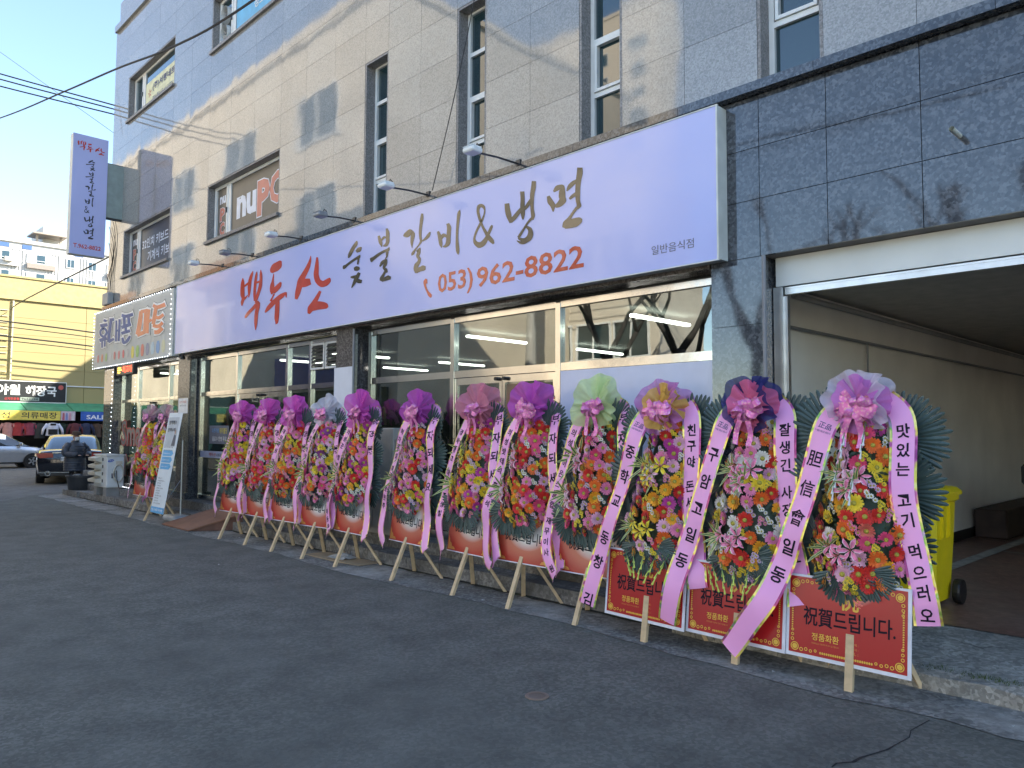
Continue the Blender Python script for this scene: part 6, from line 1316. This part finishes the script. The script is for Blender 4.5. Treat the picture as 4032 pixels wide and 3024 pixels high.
# open stall front: flat dark sheet stands in for the shaded interior
STALL = mat('stall_shade', (.03, .027, .025), rough=.9)
MB().poly([(XY + .0, 1, .02), (XY + .0, 34, .02), (XY + .0, 34, 2.9), (XY + .0, 1, 2.9)]).build('stall_shade_sheet', STALL, yb_)
GA = mat('green_awning', (.06, .28, .15), rough=.6, var=.18, vscale=3)
for i in range(16):
    y0 = 1.2 + i * 2.0
    MB().loft([[(XY, y0, 2.93), (XY, y0 + 1.96, 2.93), (XY + 1.5, y0 + 1.96, 2.50), (XY + 1.5, y0, 2.50)], [(XY, y0, 2.96), (XY, y0 + 1.96, 2.96), (XY + 1.5, y0 + 1.96, 2.53), (XY + 1.5, y0, 2.53)]], caps=True).build('awning', GA, yb_)
bb = thing('black_shop_sign', 'black signboard with white brush lettering on the yellow wall', 'sign', (XY + .1, 9, 2.9), world=True)
MB().box(XY + .06, XY + .14, 4.2, 11.15, 2.96, 3.95).build('board', mat('black_board', (.022, .024, .026), rough=.5), bb)
MB().box(XY + .06, XY + .15, 4.18, 11.17, 3.95, 3.99).box(XY + .06, XY + .15, 11.15, 11.18, 2.92, 3.95).box(XY + .06, XY + .15, 4.18, 11.17, 2.92, 2.96).build('frame', WHITE, bb)
mb = MB(); fy = lambda u, v: (XY + .145, u, v)
type_fit(mb, '반야월', lambda u, v: fy(7.65 + u, 3.28 + v), 1.5, .52, .03); type_fit(mb, '해장국', lambda u, v: fy(9.38 + u, 3.25 + v), 1.35, .52, .03); mb.build('lettering', WHI, bb)
mb = MB(); type_fit(mb, '선지전문점', lambda u, v: fy(8.5 + u, 3.03 + v), .62, .13, .02); mb.build('red_lettering', RV, bb)
MB().box(XY + .14, XY + .148, 9.17, 9.98, 3.02, 3.18).build('number_panel', mat('number_green', (.35, .42, .36)), bb)
mb = MB(); type_fit(mb, '9652294', lambda u, v: (XY + .152, 9.22 + u, 3.05 + v), .7, .1, .02); mb.build('number', KT, bb)
MB().poly([fy(10.92 + .12 * math.cos(a), 3.72 + .12 * math.sin(a)) for a in [2 * PI * k / 14 for k in range(14)]]).build('stamp', mat('stamp_red', (.55, .12, .1)), bb)
XB = XY + 1.52
vb = thing('yellow_banner', 'yellow cloth banner with black lettering along the awning edge', 'banner', (XB, 9, 2.0), world=True)
MB().box(XB, XB + .03, 5.0, 10.60, 2.05, 2.50).build('cloth', mat('banner_yellow', (.80, .66, .12), rough=.6), vb)
mb = MB(); fv = lambda u, v: (XB + .034, u, v); type_fit(mb, '여성', lambda u, v: fv(7.7 + u, 2.13 + v), .78, .30, .01); type_fit(mb, '의류매장', lambda u, v: fv(8.95 + u, 2.13 + v), 1.5, .30, .01); mb.build('lettering', KT, vb)
pb = thing('picture_banner', 'banner of blurred clothes pictures beside the yellow cloth banner', 'banner', (XB, 10.9, 2.0), world=True)
MB().box(XB, XB + .03, 10.62, 11.25, 2.05, 2.5).build('cloth', mat('banner_pinkish', (.6, .5, .55)), pb)
for i, c in enumerate(((.5, .12, .16), (.2, .25, .5), (.62, .3, .35), (.7, .66, .66))): MB().poly([fv(10.68 + i * .14, 2.07), fv(10.79 + i * .14, 2.07), fv(10.77 + i * .14, 2.42), fv(10.7 + i * .14, 2.42)]).build('printed_figure', mat('figure_%d' % i, c), pb)
sb_ = thing('sale_banner', 'blue sale banner hanging at the end of the awning', 'banner', (XB, 12.2, 2.0), world=True)
MB().box(XB, XB + .03, 11.5, 13.4, 2.05, 2.5).build('cloth', mat('banner_deepblue', (.05, .14, .50)), sb_)
mb = MB(); type_fit(mb, 'SALE', lambda u, v: fv(11.75 + u, 2.12 + v), .9, .22, .03); mb.build('lettering', WHI, sb_)
# hanging garments
GM = [('salmon coat hanging at the clothes stall', (.62, .30, .25), .9, 8.45, 0), ('red sweater hanging at the clothes stall', (.42, .05, .05), .62, 8.85, 0), ('black jacket hanging at the clothes stall', (.02, .02, .022), .7, 9.12, .15), ('maroon top hanging at the clothes stall', (.30, .06, .09), .6, 9.35, 0), ('cream cardigan hanging at the clothes stall', (.55, .50, .42), .6, 9.52, .1), ('charcoal coat hanging at the clothes stall', (.045, .05, .05), .75, 9.78, 0), ('white and black striped jacket hung wide at the stall front', (.66, .67, .74), .62, 10.25, -.3), ('dark green coat hanging at the clothes stall', (.03, .05, .035), .7, 10.75, .1), ('dark maroon padded coat hung at the stall front', (.12, .03, .035), .7, 11.25, -.2), ('navy padded jacket hung at the stall front', (.03, .035, .07), .7, 11.75, -.2), ('brown coat hanging at the stall end', (.10, .06, .04), .7, 12.3, 0)]
for i, (lab, c, ln, y, dx) in enumerate(GM):
    g_ = thing('garment', lab, 'garment', (XB - .15 - dx, y, 0), group='clothes hanging at the stall'); gm = mat('cloth_%d' % i, c, rough=.9, var=.15, vscale=8); w_ = .26 if i != 6 else .32
    rows = [[(d_ * th, s_ * wd, z) for d_, s_ in ((0, -1), (1, -.6), (1, .6), (0, 1), (-1, .6), (-1, -.6))] for z, wd, th in ((1.93, .06, .04), (1.88, w_ * .8, .07), (1.7, w_ * .85, .10), (1.93 - ln * .6, w_ * .8, .10), (1.93 - ln, w_ * .92, .09))]
    MB().loft(rows, caps=True).build('torso', gm, g_, smooth=True, auto=60)
    for sd in (-1, 1): MB().tube([(0, sd * w_ * .72, 1.87), (.02, sd * w_ * 1.25, 1.62), (.03, sd * w_ * 1.4, 1.36)], [.075, .065, .05], 8).build('sleeve', gm if i != 6 else mat('cloth_white', (.68, .68, .76)), g_, smooth=True)
    if i == 6: MB().box(.09, .11, -.2, .2, 1.36, 1.62).box(.09, .11, -.12, .12, 1.8, 1.9).build('stripe', BLACK, g_)
for i, (y, h, c) in enumerate(((8.9, .8, (.09, .1, .13)), (9.6, .75, (.06, .06, .06)), (10.2, .9, (.10, .13, .2)), (10.7, .7, (.05, .05, .06)))):
    rk = thing('clothes_pile', ('grey-blue', 'black', 'denim blue', 'charcoal')[i] + ' clothes heaped on a low rack under the awning', 'clothes', (XB - .5, y, 0), group='clothes heaps at the stall')
    rn = random.Random(i); rows = [[((.3 + .04 * rn.random()) * s1 * math.cos(2 * PI * k / 10), (.28 + .05 * rn.random()) * s1 * math.sin(2 * PI * k / 10), z) for k in range(10)] for z, s1 in ((.02, 1), (h * .5, 1.05), (h * .8, .85), (h, .4))]
    MB().loft(rows, caps=True).build('heap', mat('heap_%d' % i, c, rough=.9, var=.3, vscale=6), rk, smooth=True)
    MB().box(.3, .32, -.12, .12, h * .8, h * .8 + .16).build('price_card', mat('card_%d' % i, ((.7, .7, .72), (.75, .6, .05), (.3, .7, .35), (.6, .6, .6))[i]), rk)
# white apartment block behind
wa = thing('white_apartment_block', 'sunlit white apartment block with ribbed walls rising behind the yellow building', 'building', (-134, 30, 0), world=True)
WAP = mat('apartment_white', (.46, .46, .445), rough=.8, var=.04); XA = -128.0; BLIND = mat('blind', (.36, .33, .27)); BALC = mat('balcony_beige', (.26, .22, .19))
MB().box(XA - 14, XA, 8, 60, -.02, 28.3).build('wall', WAP, wa)
MB().box(XA - 14.3, XA + .25, 7.8, 60, 28.3, 28.8).box(XA - 9, XA - 2, 29.2, 33.5, 28.8, 31.8).build('roof', WAP, wa)
MB().box(XA - 3, XA + 1.0, 27.3, 31.8, 29.9, 30.1).box(XA - .4, XA - .1, 27.9, 28.2, 28.8, 29.9).box(XA - .4, XA - .1, 31.0, 31.3, 28.8, 29.9).build('roof_canopy', mat('canopy_tan', (.34, .29, .24)), wa)
for y0, y1 in ((20.0, 22), (23.4, 24.6), (26.2, 27.4), (33, 34.2)): MB().box(XA, XA + .06, y0, y1, 27.5, 28.1).build('parapet_slot', mat('slot_blue', (.05, .12, .3)), wa)
for i in range(46):
    if i % 11 < 5: MB().box(XA, XA + .1, 20 + i * .42, 20.2 + i * .42, 14, 27.3).build('wall_rib', WAP, wa)
for fz in (26.3, 23.55, 20.8, 18.05):
    for (y0, y1, bal) in ((18.6, 22.0, 1), (22.6, 25.8, 1), (26.8, 30.4, 1), (31.9, 33.1, 0), (34.8, 36.1, 0), (37.5, 41, 1)):
        wd = MB().box(XA + .02, XA + .14, y0, y1, fz - .72, fz + .68).build('window', WHITE, wa); nn_ = 3 if bal else 2; ww = (y1 - y0 - .2) / nn_
        for k in range(nn_): MB().box(XA + .15, XA + .18, y0 + .1 + k * ww + .05, y0 + .1 + (k + 1) * ww - .05, fz - .6, fz + .56).build('pane', PANE if k % 2 or bal == 0 and k == 0 else BLIND, wd)
        if bal:
            MB().box(XA + .2, XA + .5, y0, y1, fz - 1.5, fz - .80).build('balcony', BALC if y0 > 26 else WAP, wa)
            MB().box(XA + .5, XA + .56, y0, y1, fz - .42, fz - .36).build('balcony_rail', WHITE, wa)
MB().cbox(XA + .5, XA + .95, 23.9, 24.9, 25.3, 25.95, .05).build('balcony_aircon', mat('aircon_cream', (.45, .43, .38)), wa)
CABLE_THICK = [(-26, 3.0, 9.5), (-16.86, 3.0, 7.46), (-12.54, 3.0, 6.59), (-10.13, 3.0, 6.12), (-8.22, 3.0, 5.72), (-6.39, 3.0, 5.48), (-2, 3.0, 5.2)]
# overhead cables in front of the sky
def cable_pts(pts, r, label, sag=0.0):
    P = catmull(pts, 8); return tag(MB().tube(P, r, 5).build('overhead_cable', CABLE), label, 'cable', 'overhead cables')
for i, (za, zb2) in enumerate(((9.69, 11.75), (9.59, 11.55), (9.46, 11.30))):
    a = Vector((-20.36, 6.03, za)); b = Vector((-25.0, -.1, zb2 + .05)); m_ = a.lerp(b, .5) - Vector((0, 0, .12))
    cable_pts([a, m_, b], .018, ('upper', 'middle', 'lower')[i] + ' of three parallel cables tied to the granite corner')
cable_pts(CABLE_THICK, .012, 'thick black cable sagging across the building corner and sky')
cable_pts([(-25.4, 4.45, 12.3), (-20.0, 5.9, 8.86)], .006, 'thin slanting wire reaching the corner below the three cables')
cable_pts([(-20.4, 6.05, 5.9), (-32, 6.6, 6.2), (-43.9, 8.6, 7.4)], .02, 'cable running from the corner to the yellow parapet')
for i, z in enumerate((6.6, 6.35, 5.9, 5.7)): cable_pts([(-42.5, 3, z + .3), (-42.5, 10, z), (-42.5, 14, z - .15), (-42.5, 22, z)], .022 if i % 2 else .035, ('topmost', 'second', 'third', 'lowest')[i] + ' of the dark cables strung before the yellow wall')
cable_pts([(-6.6, 5.9, 7.4), (-6.71, 5.89, 6.78), (-7.07, 5.88, 5.65), (-7.46, 5.88, 4.63)], .006, 'thin loose wire hanging down the granite to the long sign')
# teal canopy on the roof
for k in range(4): MB().box(-19.9 + k * 1.6, -19.8 + k * 1.6, 6.2, 6.3, 11.66, 13.6).build('roof_post', mat('teal_paint', (.08, .26, .30)), B)
MB().box(-20.1, -14, 6.0, 9, 13.6, 13.72).box(-20.0, -14.0, 6.15, 6.2, 12.5, 12.58).build('roof_canopy', MATS['teal_paint'], B)
